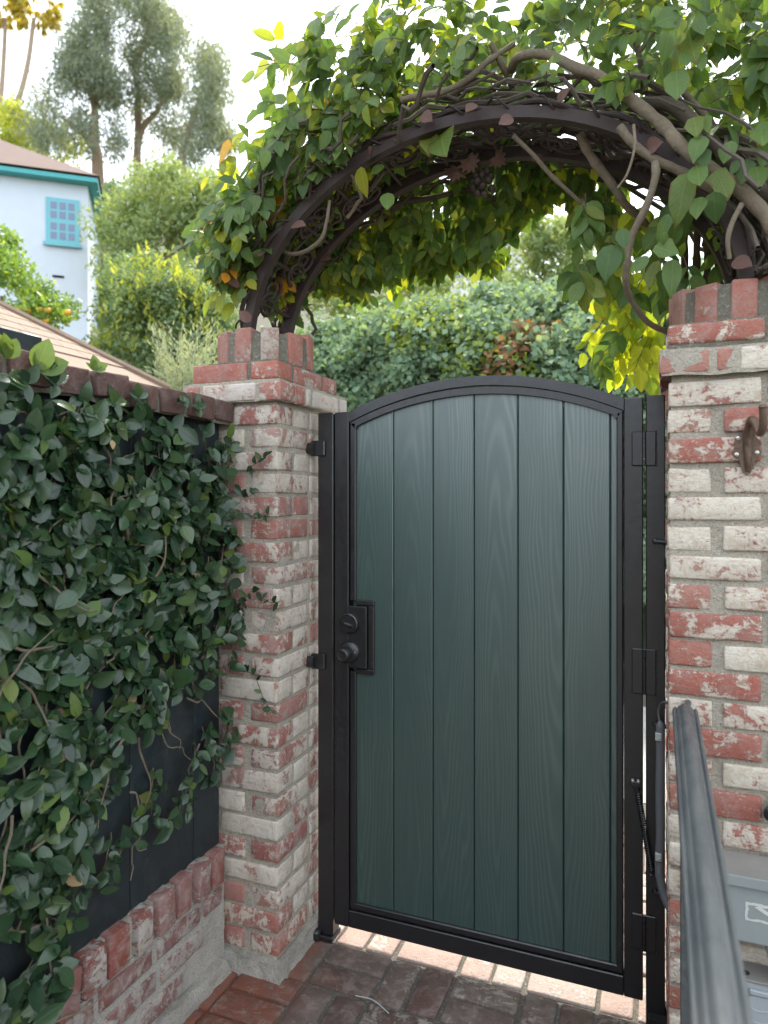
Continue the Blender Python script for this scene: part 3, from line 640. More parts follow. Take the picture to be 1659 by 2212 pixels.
# posts
po = empty('gate_post', (-1.071, GY + .02, 0), 'black steel latch post bolted to the left pillar', 'post', 'steel gate posts')
MB().bbox(-1.100, -1.042, GY - .002, GY + .05, .016, 1.812, .003).build('tube', M['black'], po)
MB().bbox(-1.112, -1.040, GY - .012, GY + .06, -.002, .014, .003).build('foot_plate', M['black'], po); MB().lathe((-1.102, GY - .012, .014), (0, 0, 1), [(.018, -.01), (.018, .012), (.012, .018), (.002, .02)], 16).build('bolt', M['black'], po, True)
for z in (.955, 1.690):
    l = MB().bbox(-1.122, -1.069, GY - .014, GY - .0025, z - .027, z + .027, .004).build('wall_lug', M['black'], po)
    MB().tube([(-1.135, GY - .018, z), (-1.103, GY - .018, z)], .020, 16).build('anchor', M['black'], l, True)
pr2 = empty('gate_post', (-.012, GY + .02, 0), 'black steel hinge post beside the painted brick pillar', 'post', 'steel gate posts')
MB().bbox(-.038, .014, GY, GY + .05, -.01, 1.816, .003).build('tube', M['black'], pr2)
rough_box('concrete_collar', M['hole'], pr2, -.030, .024, GY - .03, GY + .07, -.02, .028, .012, .004)
for z in (1.395, .868, .385): MB().lathe((-.012, GY + .0005, z), (0, -1, 0), [(.009, 0), (.009, .006), (.006, .012), (.001, .013)], 12).tube([(-.012, GY - .006, z), (.030, GY - .008, z - .004)], .0062, 10).build('wall_bolt', M['black'], pr2, True)

# ================================================================== THINGS ON THE RIGHT
rail = empty('handrail', (.055, .8, 0), 'weathered grey moulded metal handrail running towards the viewer', 'handrail')
prof = [(-0.028, -0.012), (-0.0282, 0.0), (-0.0265, 0.0045), (-0.0235, 0.0055), (-0.0212, 0.004), (-0.02, 0.002), (-0.0186, 0.004), (-0.0165, 0.0075), (-0.014, 0.009), (-0.0125, 0.0088), (-0.0112, 0.0105), (-0.007, 0.015), (-0.0035, 0.0165), (0, 0.017), (0.0035, 0.0165), (0.007, 0.015), (0.0112, 0.0105), (0.0125, 0.0088), (0.014, 0.009), (0.0165, 0.0075), (0.0186, 0.004), (0.02, 0.002), (0.0212, 0.004), (0.0235, 0.0055), (0.0265, 0.0045), (0.0282, 0.0), (0.028, -0.012), (0.02, -0.018), (-0.02, -0.018)]
RX, RZ = .056, 1.012; mb = MB(); n = len(prof); ys = [-.6, .2, .7, 1.2, 1.6, 1.80, 1.812]; vs_ = []
for i, yy in enumerate(ys):
    k = .93 if i == len(ys) - 1 else 1
    vs_ += [(RX + px_ * k, yy, RZ + pz * k) for px_, pz in prof]
mb.add(vs_, [(i * n + j, i * n + (j + 1) % n, (i + 1) * n + (j + 1) % n, (i + 1) * n + j) for i in range(len(ys) - 1) for j in range(n)] + [tuple(range(n)), tuple((len(ys) - 1) * n + j for j in range(n))])
mb.build('top_rail', M['rail'], rail, True)
for yy in (1.74, -.4): MB().bbox(RX - .0125, RX + .0125, yy - .0125, yy + .0125, -.01, RZ - .018, .002).build('baluster_post', M['rail'], rail)
MB().tube([(RX, 1.80, RZ - .010), (RX + .012, PF + .02, RZ - .012)], .008, 12).build('wall_anchor', M['rail'], rail, True)
# conduit along the hinge post
cd = empty('flexible_conduit', (.0, 2.1, .4), 'grey ribbed conduit strapped to the hinge post', 'conduit')
CYD = 2.118
cpts = [P(1427, 1572, CYD), P(1427, 1640, CYD), P(1426, 1720, CYD), P(1427, 1800, CYD), P(1425, 1870, CYD), P(1428, 1905, 2.105), P(1438, 1940, 2.08), P(1455, 1972, 2.04), P(1478, 2003, 1.98), P(1510, 2020, 1.93)]
def smooth_path(pts, k=8):
    pts = [Vector(p) for p in pts]; q = [pts[0] * 2 - pts[1]] + pts + [pts[-1] * 2 - pts[-2]]; out = []
    for i in range(1, len(q) - 2):
        for j in range(k):
            t_ = j / k; a, b, c, d = q[i - 1:i + 3]
            out.append(.5 * ((2 * b) + (c - a) * t_ + (2 * a - 5 * b + 4 * c - d) * t_ ** 2 + (3 * b - a - 3 * c + d) * t_ ** 3))
    return out + [pts[-1]]
sp_ = smooth_path(cpts, 26); MB().tube(sp_, [.0122 + (.0007 if i % 2 else -.0004) for i in range(len(sp_))], 14).build('ribbed_tube', M['conduit'], cd, True)
MB().lathe(cpts[0], (0, 0, 1), [(.0125, -.002), (.0128, .004), (.0085, .014), (.004, .019), (.003, .02)], 14).build('end_cap', M['conduit'], cd, True)
cc = smooth_path([P(1425, 1558, CYD), P(1423, 1535, CYD), P(1430, 1519, 2.09), P(1445, 1519, 2.0), P(1459, 1532, 1.93), P(1470, 1545, 1.90)], 6); MB().tube(cc, .0036, 8).build('cable', M['conduit'], cd, True)
for y_ in (1592, 1852):
    p = P(1424, y_, CYD - .0125); c_ = MB().bbox(p.x - .010, p.x + .007, p.y - .004, p.y + .012, p.z - .011, p.z + .011, .002).build('strap', M['clip'], cd); MB().lathe((p.x + .002, p.y - .004, p.z - .003), (0, -1, 0), [(.003, 0), (.002, .002), (.0005, .0025)], 10).build('screw', M['screw'], c_, True)
# junction box
jb = empty('junction_box', (.28, 1.87, .478), 'grey metal electrical box with peeling label on the painted brick', 'electrical box')
MB().bbox(.124, .44, 1.824, 1.914, .478, .622, .003).build('body', M['box'], jb)
li = MB().add([(.119, 1.916, .645), (.445, 1.916, .645), (.445, 1.816, .636), (.119, 1.816, .636), (.119, 1.916, .625), (.445, 1.916, .625), (.445, 1.816, .616), (.119, 1.816, .616)], [(0, 1, 2, 3), (7, 6, 5, 4), (3, 2, 6, 7), (0, 3, 7, 4), (1, 5, 6, 2), (0, 4, 5, 1)]).build('lid', M['box_top'], jb)
MB().bbox(.1185, .4455, 1.8125, 1.8155, .612, .6365, .001).build('lid_lip', M['box'], li)
def jag(x0, x1, z0, z1, n=26, a=.003):
    out = []
    for i in range(n): out.append((x0 + (x1 - x0) * i / n, z0 + jit(a)))
    for i in range(n // 2): out.append((x1 + jit(a), z0 + (z1 - z0) * i / (n // 2)))
    for i in range(n): out.append((x1 - (x1 - x0) * i / n, z1 + jit(a)))
    for i in range(n // 2): out.append((x0 + jit(a), z1 - (z1 - z0) * i / (n // 2)))
    return out
lb = MB().prism_xz(jag(.186, .330, .532, .574, 26, .0012), 1.8228, 1.8236).build('paper_label', M['label'], jb); MB().prism_xz(jag(.192, .324, .538, .568, 20, .0018), 1.8218, 1.8226).build('torn_layer', M['box'], lb)
MB().prism_xz([(.205, .566), (.215, .569), (.260, .547), (.252, .541)], 1.8208, 1.8216).build('curl', M['label'], lb)
MB().lathe((.142, 1.8235, .490), (0, -1, 0), [(.006, 0), (.0055, .002), (.0035, .0025), (.003, .001), (.0005, .001)], 14).build('rivet', M['twig'], jb, True)
# weatherproof double outlet
ob = empty('outdoor_outlet', (.27, 1.88, .26), 'grey weatherproof double outlet with two closed flip lids', 'outlet')
MB().bbox(.122, .44, 1.846, 1.914, .252, .374, .004).build('housing', M['outlet'], ob); MB().bbox(.120, .442, 1.842, 1.916, .3745, .381, .002).build('shelf', M['box_top'], ob)
MB().lathe((.190, 1.868, .3805), (0, 0, 1), [(.010, 0), (.010, .0012), (.001, .0014)], 14).build('knockout', M['hole'], ob)
for x0 in (.134, .192):
    f = MB().prism_xz([(x0, .275), (x0 + .008, .264), (x0 + .042, .264), (x0 + .050, .275), (x0 + .050, .338), (x0 + .042, .348), (x0 + .008, .348), (x0, .338)], 1.839, 1.8455).build('flip_lid', M['outlet'], ob)
    MB().bbox(x0 + .004, x0 + .046, 1.836, 1.8455, .350, .362, .002).build('lid_hinge', M['outlet'], f)
    for zz in (.290, .318):
        MB().tube([(x0 + .008 + .034 * i / 8, 1.8388, zz - .004 * math.sin(math.pi * i / 8)) for i in range(9)], .0018, 6).build('grip', M['outlet'], f, True)
# conduit between the two boxes
MB().tube(smooth_path([(.240, 1.87, .478), (.242, 1.868, .455), (.252, 1.862, .425), (.268, 1.858, .382)], 6), .0105, 12).build('elbow_pipe', M['outlet'], ob, True)
MB().tube([(.225, 1.90, .478), (.225, 1.90, .45)], .012, 10).build('fitting', M['outlet'], ob, True)
# black valve at the picture edge
vp = P(1657, 1757, 1.90); tag(MB().lathe(vp + Vector((.012, .03, 0)), (0, -1, 0), [(.010, -.01), (.010, .02), (.018, .022), (.020, .034), (.014, .040), (.002, .042)], 16).build('hose_valve', M['black'], None, True), 'small round black valve knob poking out of the brick at the right edge', 'valve')
# cast coat hook
hk = empty('cast_hook', P(1608, 950, PF), 'bronze brown cast iron hook screwed to the painted brick', 'hook')
HX = lambda x, y: (P(1540 / 1.15732 + x * .2291 / 1.15732, 930 / 1.15732 + y * .2291 / 1.15732, PF - .01).x, P(1540 / 1.15732 + x * .2291 / 1.15732, 930 / 1.15732 + y * .2291 / 1.15732, PF - .01).z)
pl_ = [(1415, 650), (1330, 690), (1290, 760), (1300, 810), (1275, 870), (1285, 920), (1345, 950), (1365, 1030), (1395, 1100), (1430, 1130), (1475, 1100), (1500, 1030), (1525, 960), (1580, 920), (1592, 870), (1560, 830), (1588, 790), (1575, 750), (1540, 720), (1500, 660)]
poly = [HX(x, y) for x, y in pl_]; poly = poly[::-1]
MB().prism_xz(poly, PF - .013, PF - .002).build('back_plate', M['hook'], hk)
sp3 = smooth_path([Vector((*HX(1435, 1080), 0)).xzy + Vector((0, PF - .012, 0)), Vector((HX(1440, 950)[0], PF - .018, HX(1440, 950)[1])), Vector((HX(1435, 780)[0], PF - .018, HX(1435, 780)[1])), Vector((HX(1440, 640)[0], PF - .026, HX(1440, 640)[1])), Vector((HX(1460, 540)[0], PF - .045, HX(1460, 540)[1])), Vector((HX(1490, 560)[0], PF - .062, HX(1490, 560)[1] - .004)),
                   Vector((HX(1530, 690)[0], PF - .075, HX(1530, 690)[1])), Vector((HX(1555, 640)[0], PF - .092, HX(1555, 640)[1])), Vector((HX(1555, 500)[0], PF - .100, HX(1555, 500)[1])), Vector((HX(1550, 435)[0], PF - .102, HX(1550, 435)[1]))], 6)
MB().tube(sp3, [.006 + .004 * min(1, i / 12) - (.001 if i > 30 else 0) for i in range(len(sp3))], 12).build('curved_arm', M['hook'], hk, True)
MB().lathe(sp3[-1] - Vector((0, 0, .004)), (0, 0, 1), [(.009, 0), (.0105, .004), (.008, .010), (.002, .012)], 12).build('tip', M['hook'], hk, True)
for x, y in ((1335, 722), (1318, 900), (1540, 880)):
    q = HX(x, y); MB().lathe((q[0], PF - .013, q[1]), (0, -1, 0), [(.0052, 0), (.0048, .002), (.002, .003), (.0005, .0032)], 12).build('screw', M['screw'], hk, True)

# ================================================================== IRON ARBOR
EA, EB, EX, EZ = .755, .62, -.5435, 2.03
def ell(phi, k=0.):                               # k: offset outwards from the hoop
    c_, s_ = math.cos(phi), math.sin(phi); nx, nz = -c_ / EA, s_ / EB; l = math.hypot(nx, nz)
    return EX - EA * c_ + nx / l * k, EZ + EB * s_ + nz / l * k
PH0, PH1 = R(4), R(176)
arb = empty('iron_arbor', (EX, 2.14, 2.07), 'rust brown iron arch with scrollwork standing on both brick pillars', 'arbor')
for yc in (2.02, 2.27):
    ph = [PH0 + (PH1 - PH0) * i / 56 for i in range(57)]
    MB().strip_xz([ell(a, .017) for a in ph], [ell(a, -.017) for a in ph], yc - .016, yc + .016).build('hoop', M['iron'], arb, True)
    pts = []; 
    for i in range(240):                           # rod twisted round the outer edge
        a = PH0 + (PH1 - PH0) * i / 239; w_ = i / 239 * 2 * math.pi * 9; x, z = ell(a, .025 + .006 * math.sin(w_)); pts.append((x, yc - .006 + .014 * math.cos(w_), z))
    MB().tube(pts, .0085, 8).build('twisted_rod', M['iron'], arb, True)
    pts = []
    for i in range(240):
        a = PH0 + (PH1 - PH0) * i / 239; w_ = i / 239 * 2 * math.pi * 17 + 1; x, z = ell(a, .026 + .020 * math.sin(w_)); pts.append((x, yc - .004 + .024 * math.cos(w_), z))
    MB().tube(pts, .0034, 6).build('tendril', M['iron'], arb, True)
SEG = 13
for k in range(SEG):                               # scrolls in the band between the hoops
    pc = PH0 + (PH1 - PH0) * (k + .5) / SEG; sgn = 1 if k % 2 else -1
    for half in (-1, 1):
        pts = []; R0 = .050
        for i in range(46):
            q = i / 45; r = R0 * (1 - .80 * q); a = 2 * math.pi * 1.75 * q + (math.pi if half > 0 else 0)
            ds, dy = r * math.cos(a) * sgn + half * .052, r * math.sin(a) * 1.0 + half * sgn * .045
            x, z = ell(pc + ds / .70, -.006 + .010 * q); pts.append((x, 2.145 + dy, z))
        MB().tube(pts, [.0068 - .002 * i / 45 for i in range(46)], 8).build('scroll', M['iron'], arb, True)
    x, z = ell(pc + .07, 0); MB().tube([(x, 2.03, z), (x, 2.26, z)], .0065, 8).build('cross_bar', M['iron'], arb, True)
LT_IRON = [leaf_template(.78, .10, .15, .1, 6, .05, s) for s in range(3)]
def flat_leaf(tpl, mt, th=.003):
    V, F, U = tpl; n = len(V); vs = [mt @ Vector(v) for v in V]; nn = (mt.to_3x3() @ Vector((0, 0, 1))).normalized() * th
    return vs + [v - nn for v in vs], F + [tuple(i + n for i in f[::-1]) for f in F]
for k, ph_ in enumerate([8, 17, 27, 38, 47, 58, 68, 80, 92, 104, 113, 122, 133, 145, 158, 170]):
    for yc in ((2.0, 2.25) if k % 2 else (2.0,)):
        x, z = ell(R(ph_ + jit(2)), .035 + jit(.02) if k % 3 else -.03); d = Vector((jit(1), -.5 + jit(.3), jit(1))); nrm = Vector((jit(.4), -1, .3 + jit(.5)))
        MB().add(*flat_leaf(LT_IRON[k % 3], leaf_matrix((x, yc - .02, z), d, nrm, .050 + jit(.008)))).build('iron_leaf', M['iron_leaf'], arb, True)
# grape bunch with three cast leaves hung from the rear hoop
def oc(x, y): return P((1050 + x * .1507) / 1.15732, (330 + y * .1507) / 1.15732, 2.20)
gc = oc(1040, 840); gb = MB().tube([oc(900, 300), oc(960, 450), oc(1020, 640)], .006, 8).build('ornament_stem', M['iron'], arb, True)
for x, y, dy in ((940, 740, 0), (1050, 740, -.012), (1170, 730, .006), (880, 800, .012), (980, 850, -.016), (1150, 820, -.008), (890, 900, .008), (1070, 935, -.018), (1190, 930, .004), (970, 1010, .0), (1085, 1045, -.006), (1110, 650, .006), (1010, 620, .012)):
    p = oc(x, y) + Vector((0, dy, 0)); MB().lathe(p, (0, 0, 1), [(.0005, -.0125), (.007, -.0105), (.0112, -.006), (.0125, 0), (.0112, .006), (.007, .0105), (.0005, .0125)], 12).build('grape', M['iron'], gb, 'all')
def cast_leaf(px, ang, s, dy, tilt):
    c = oc(*px) + Vector((0, dy, 0)); pol = []
    base = [(0, -.9), (.18, -.55), (.45, -.62), (.42, -.32), (.85, -.30), (.62, -.02), (1.05, .32), (.55, .30), (.62, .62), (.25, .5), (0, .35), (-.25, .5), (-.62, .62), (-.55, .30), (-1.05, .32), (-.62, -.02), (-.85, -.30), (-.42, -.32), (-.45, -.62), (-.18, -.55)]
    n = len(base); vs = []; rot = Matrix.Rotation(ang, 3, 'Y') @ Matrix.Rotation(tilt, 3, 'X')
    for k_ in (0, 1):
        for a, b in base: vs.append(c + rot @ Vector((a * s, k_ * .004 + .25 * s * (a * a * .5), b * s)))
        vs.append(c + rot @ Vector((0, k_ * .004 - .1 * s, 0)))
    fs = []
    for i in range(n):
        j = (i + 1) % n; fs += [(i, j, n), (n + 1 + j, n + 1 + i, 2 * n + 1), (i, n + 1 + i, n + 1 + j, j)]
    MB().add(vs, fs).build('cast_leaf', M['iron_leaf'], gb)
cast_leaf((850, 560), -.45, .040, -.02, .2); cast_leaf((600, 660), .25, .046, 0, -.3); cast_leaf((1290, 420), -.9, .036, .01, .5)

# ================================================================== VINE OVER THE ARBOR
vine = empty('climbing_vine', (.30, 2.25, 0), 'leafy woody vine with yellowing leaves spread over the iron arch', 'vine')
def br(pts, r0, r1=None, m='bark', name='branch', k=14, n=12, wob=.007):
    pp = smooth_path([P(x, y, Y) if len(q) == 3 else Vector(q) for q in pts for (x, y, Y) in [q]], k) if True else None
    N = len(pp); r1 = r1 or r0
    pp = [p + Vector((noise.noise(p * 9), noise.noise(p * 9 + Vector((5, 5, 5))), noise.noise(p * 9 + Vector((9, 1, 3))))) * wob for p in pp]
    rad = [(r0 + (r1 - r0) * i / (N - 1)) * (1 + .22 * noise.noise(pp[i] * 34) + .35 * max(0, noise.noise(pp[i] * 13 + Vector((3, 1, 8))) - .28)) for i in range(N)]
    return MB().tube(pp, rad, n).build(name, M[m], vine, True)
br([(1690, 520, 1.93), (1640, 450, 1.93), (1570, 385, 1.93), (1490, 330, 1.93), (1420, 255, 1.95), (1340, 195, 1.97), (1260, 150, 2.0), (1180, 118, 2.02), (1125, 122, 2.05), (1105, 150, 2.1)], .0185, .012)
br([(1690, 450, 2.02), (1600, 370, 2.0), (1520, 290, 2.0), (1450, 232, 2.02), (1395, 228, 2.03)], .021, .017, 'bark_dark', wob=.01)
br([(1419, 352, 1.95), (1416, 385, 1.94), (1395, 450, 1.95), (1365, 520, 1.97), (1352, 590, 2.0), (1362, 645, 2.06), (1400, 695, 2.14), (1447, 722, 2.2)], .0105, .008)
br([(1338, 272, 1.97), (1365, 300, 1.97), (1420, 345, 1.98), (1480, 375, 1.99), (1560, 420, 2.0)], .012, .012, 'bark')
br([(1250, 290, 2.1), (1300, 370, 2.15), (1345, 430, 2.2), (1390, 480, 2.3), (1430, 560, 2.4)], .013, .011, 'bark')
br([(1110, 290, 2.05), (1170, 355, 2.1), (1230, 415, 2.16), (1283, 462, 2.22)], .0065, .006, 'bark')
br([(1372, 270, 1.9), (1374, 320, 1.89), (1358, 375, 1.89), (1335, 405, 1.9)], .0038, .0028, 'bark')
br([(1600, 440, 1.9), (1580, 480, 1.9), (1570, 520, 1.9), (1575, 560, 1.91)], .007, .006, 'bark')
br([(870, 220, 2.0), (930, 205, 2.0), (1000, 180, 2.02), (1060, 130, 2.05), (1110, 95, 2.1)], .0105, .008)
br([(1060, 95, 2.05), (1085, 140, 2.08), (1110, 190, 2.15)], .009, .010, 'bark')
br([(1395, 200, 1.98), (1380, 120, 1.98), (1360, 60, 2.0)], .009, .006, 'bark_dark'); br([(1382, 110, 1.98), (1410, 70, 1.96), (1420, 45, 1.95)], .007, .005, 'bark')
br([(690, 500, 2.36), (760, 475, 2.36), (850, 445, 2.38), (940, 425, 2.4), (1010, 415, 2.42), (1080, 430, 2.45)], .011, .008, 'bark_dark')
br([(750, 470, 2.1), (770, 440, 2.08), (780, 420, 2.06), (745, 352, 2.0)], .006, .004, 'bark')
br([(585, 540, 2.08), (640, 548, 2.06), (690, 520, 2.05), (706, 480, 2.04), (712, 430, 2.04)], .007, .005, 'bark')
br([(1440, 250, 2.2), (1520, 320, 2.3), (1600, 420, 2.35), (1680, 540, 2.4)], .02, .024, 'bark_dark', wob=.015)
br([(1460, 180, 2.05), (1500, 225, 2.05), (1560, 290, 2.06), (1620, 350, 2.08), (1690, 430, 2.1)], .008, .009, 'bark'); br([(1440, 170, 2.08), (1510, 240, 2.08), (1600, 330, 2.1)], .006, .006, 'bark_dark')
for (x0, x1, y1_) in ((1508, 1500, 640), (1532, 1522, 640), (1556, 1548, 640), (1480, 1475, 700)): br([(x0, 420, 2.3), (x0 - 4, 500, 2.4), (x0 - 2, 570, 2.45), (x1, y1_, 2.5)], .010, .012, 'bark_dark', wob=.012)
# dead, dark tangle that fills the roof of the arch
tg = MB()
for i in range(262):
    a0 = random.uniform(.12, 2.95) if i < 175 else random.uniform(1.9, 3.02) if i < 250 else random.uniform(.3, 2.6); ln = random.uniform(.25, .9); y0 = random.uniform(2.04, 2.5) if i < 250 else random.uniform(1.975, 2.02); k0 = random.uniform(.015, .15) if i < 250 else random.uniform(.018, .085); dy = jit(.25); pts = []
    for j in range(9):
        a = a0 + ln * j / 8; a = min(a, 3.05); x, z = ell(a, k0 + .06 * noise.noise(Vector((i * 3.1, j * .5, 0)))); pts.append((x, y0 + dy * j / 8 + .05 * noise.noise(Vector((j * .5, i * 1.7, 4))), z))
    tg.tube(pts, [random.uniform(.0025, .0085)] * 9, 5, False)
o = tg.build('stem_tangle', M['bark_dark'], vine, True); o['kind'] = 'stuff'

VT = [leaf_template(.50 + .07 * (s % 4), .06 + .07 * (s % 3), -.08 + .11 * (s % 5), .15, 6, .08 + .06 * (s % 3), 20 + s) for s in range(14)]
leaves = []; stalks = MB()
hx, hz = zip(*[(p.x, p.z) for p in (P(x, y, 2.5) for x, y in ((400, 560), (640, 630), (700, 635), (780, 650), (880, 615), (960, 575), (1060, 585), (1105, 500), (1150, 445), (1200, 415), (1250, 470), (1300, 560), (1380, 600), (1440, 620), (1500, 650), (1700, 700)))])
def in_open(p):
    """the walk-through under the arch stays free of leaves"""
    if p.x < -1.0 and p.z < 2.17 - .5 * min(0, p.x + 1.28): return True
    e = ((p.x - EX) / (EA * .985)) ** 2 + ((p.z - EZ) / (EB * .985)) ** 2
    if p.y < 2.36: return (e < 1 and p.z < EZ + EB) and p.x < .12
    return p.z < np.interp(p.x, hx, hz) + .02
def compound(anchor, d, n_pair, L, mk, rach=.16, grav=.9, face=None, check=True):
    p = Vector(anchor); d = Vector(d).normalized(); pts = [p.copy()]; ns = n_pair + 1
    for j in range(ns):
        d = (d + Vector((jit(.15), jit(.15), -grav * .28))).normalized(); p = p + d * rach / ns; pts.append(p.copy())
        side = d.cross(Vector((jit(.3), -1 + jit(.3), jit(.3)))); side = side.normalized() if side.length > .05 else d.orthogonal()
        for sg in ((-1, 1) if j < ns - 1 else (0,)):
            ld = d * .55 + side * sg * .8 + Vector((jit(.25), jit(.3), -.45 - grav * .25))
            nr = Vector(face) if face else Vector((jit(.8), -.85 + jit(.55), .45 + jit(.6)))
            if check and (in_open(p) or in_open(p + ld.normalized() * L * .7)): continue
            mk_ = mk
            if mk == 'vine_leaf':
                q = random.random(); mk_ = 'yellow_leaf' if q < .07 else mk
            leaves.append((p + side * sg * .004, ld, nr, L * random.uniform(.8, 1.15), mk_))
    if len(pts) > 1 and not (check and (in_open(pts[0]) or in_open(pts[-1]))): stalks.tube(pts, .0012, 4, False)
for i in range(1000):                               # the thatch over and round the arch
    ph_ = random.uniform(.05, 3.1); t_ = ph_ / math.pi; kmax = np.interp(t_, [0, .12, .3, .5, .7, 1], [.03, .09, .25, .50, .66, .66]); k_ = kmax * random.random() ** .75
    yy = 1.92 + random.random() ** 1.1 * .85
    if t_ > .8 and yy < 2.08 and random.random() < .6: yy += .3
    x, z = ell(ph_, k_ + .04); x2, z2 = ell(ph_, k_ + 1); out = Vector((x2 - x, 0, z2 - z))
    left = x < -1.15
    compound((x, yy, z), out * random.uniform(.2, .8) + Vector((jit(.7), jit(.6) - .25, jit(.4))), random.choice((2, 3, 3, 4)), random.uniform(.048, .080), ('orange_leaf' if random.random() < .35 else 'yellow_leaf') if left and random.random() < .22 else 'vine_leaf', random.uniform(.10, .2))
for i in range(230):                               # more leaves on the outside of the left half
    ph_ = random.uniform(.18, 1.45); k_ = random.uniform(.0, 1.) * np.interp(ph_, [.18, .6, 1.45], [.05, .15, .32]); x, z = ell(ph_, k_ + .05)
    compound((x, random.uniform(1.94, 2.5), z), (jit(.8) - .3, jit(.5) - .3, jit(.6)), random.choice((2, 3, 3)), random.uniform(.046, .076), 'vine_leaf' if random.random() < .93 else 'yellow_leaf', random.uniform(.09, .16))
for i in range(360):                               # curtain hanging behind the rear hoop
    px_, py_ = random.uniform(640, 1330), 0; Yh = random.uniform(2.38, 2.72)
    x = P(px_, 500, Yh).x; zb = np.interp(x, hx, hz); zt = max(zb + .05, min(EZ + EB * math.sqrt(max(.02, 1 - ((x - EX) / (EA * 1.08)) ** 2)) + .08, 2.8)); z = zb + .10 + (zt - zb) * random.random() ** 1.3
    compound((x, Yh, z), (jit(.5), jit(.4), -.8), random.choice((2, 3, 3)), random.uniform(.050, .074), 'vine_leaf' if random.random() < .92 else 'yellow_leaf', random.uniform(.08, .14), 1.2)
for i in range(34):                                # glowing yellow sprays beside the hinge pillar
    px_, py_ = random.uniform(1300, 1475), random.uniform(570, 740); py_ += (1475 - px_) * .02
    compound(P(px_, py_, random.uniform(2.42, 2.75)), (-.6 + jit(.4), jit(.3), -.55), 3, random.uniform(.052, .072), 'yellow_leaf' if random.random() < .85 else 'vine_leaf', random.uniform(.10, .16), .9, check=False)
for px_, py_ in ((1385, 800), (1405, 815), (1425, 780), (1415, 745), (1430, 830)): leaves.append((P(px_, py_, 2.42), (jit(.3), jit(.2), -1), (jit(.3), -1, .2), .075, 'yellow_leaf'))
for i in range(26):                                # green leaves hanging from the arch on the right
    px_, py_ = random.uniform(1230, 1480), random.uniform(400, 600)
    compound(P(px_, py_, random.uniform(2.1, 2.35)), (jit(.5), -.2, -.8), 2, random.uniform(.06, .085), 'vine_leaf' if random.random() < .85 else 'yellow_leaf', .10, 1., check=False)
zr = lambda x, y: ((1500 + x * .3256) / 1.15732, y * .3256 / 1.15732)
for (a, b, c_, d_) in ((745, 1265, 770, 1440), (800, 1130, 800, 1290), (890, 1310, 985, 1505), (870, 1470, 895, 1700), (680, 1325, 597, 1650), (775, 1510, 745, 1690), (1010, 1080, 955, 1245), (1140, 1225, 1090, 1395), (530, 1640, 455, 1835), (490, 1780, 500, 1890), (590, 530, 600, 775), (520, 210, 545, 430), (430, 40, 480, 255),
                       (680, 245, 722, 415), (720, 95, 790, 280), (170, 1750, 190, 1905), (150, 1865, 130, 2065), (90, 1880, 40, 2110), (560, 1990, 560, 2215), (420, 1890, 610, 1960), (350, 1960, 280, 2090), (720, 900, 745, 1030), (820, 880, 830, 1000), (780, 1040, 735, 1155), (1060, 1230, 1010, 1340), (1240, 1000, 1255, 1110), (1270, 1080, 1255, 1270), (1200, 1280, 1230, 1400), (650, 400, 660, 520), (770, 400, 780, 540)):
    p0, p1 = P(*zr(a, b), 1.90 + jit(.02)), P(*zr(c_, d_), 1.88 + jit(.03)); leaves.append((p0, p1 - p0, (jit(.3), -1, .35 + jit(.2)), (p1 - p0).length * 1.05, 'vine_leaf'))
z2_ = lambda x, y: ((480 + x * .434) / 1.15732, y * .434 / 1.15732)
for (a, b, c_, d_, mk) in ((1370, 690, 1360, 870, 'vine_leaf'), (1440, 745, 1420, 840, 'vine_leaf'), (975, 960, 985, 1115, 'yellow_leaf'), (1110, 960, 1035, 1005, 'vine_leaf'), (1130, 1110, 1125, 1200, 'vine_leaf'), (1000, 640, 1005, 805, 'vine_leaf'), (900, 690, 835, 860, 'vine_leaf'), (510, 690, 510, 800, 'vine_leaf'), (480, 230, 355, 190, 'yellow_leaf'), (530, 225, 495, 130, 'yellow_leaf'), (500, 250, 450, 350, 'yellow_leaf'), (545, 265, 510, 365, 'yellow_leaf'),
                           (365, 430, 300, 465, 'yellow_leaf'), (365, 430, 440, 380, 'yellow_leaf'), (400, 640, 310, 700, 'vine_leaf'), (230, 830, 120, 930, 'orange_leaf'), (240, 860, 170, 830, 'orange_leaf'), (100, 1270, 10, 1300, 'orange_leaf'), (95, 1265, 80, 1375, 'orange_leaf'), (240, 1280, 140, 1410, 'orange_leaf'), (235, 1290, 240, 1400, 'orange_leaf'), (110, 1730, 40, 1810, 'yellow_leaf'), (145, 1680, 120, 1780, 'vine_leaf'), (180, 1690, 170, 1800, 'yellow_leaf'), (225, 1740, 190, 1830, 'yellow_leaf'), (280, 1660, 245, 1740, 'vine_leaf'), (290, 1590, 285, 1660, 'vine_leaf'), (245, 1500, 250, 1580, 'yellow_leaf'), (250, 1420, 180, 1490, 'yellow_leaf'),
                           (265, 1120, 290, 1220, 'vine_leaf'), (210, 930, 160, 1080, 'yellow_leaf'), (250, 900, 180, 1010, 'vine_leaf'), (330, 930, 350, 1020, 'yellow_leaf'), (300, 760, 235, 850, 'yellow_leaf'), (1075, 0, 1050, 90, 'yellow_leaf')):
    p0, p1 = P(*z2_(a, b), 2.02 + jit(.04)), P(*z2_(c_, d_), 2.0 + jit(.05)); leaves.append((p0, p1 - p0, (jit(.4), -1, .3 + jit(.3)), (p1 - p0).length * 1.08, mk))
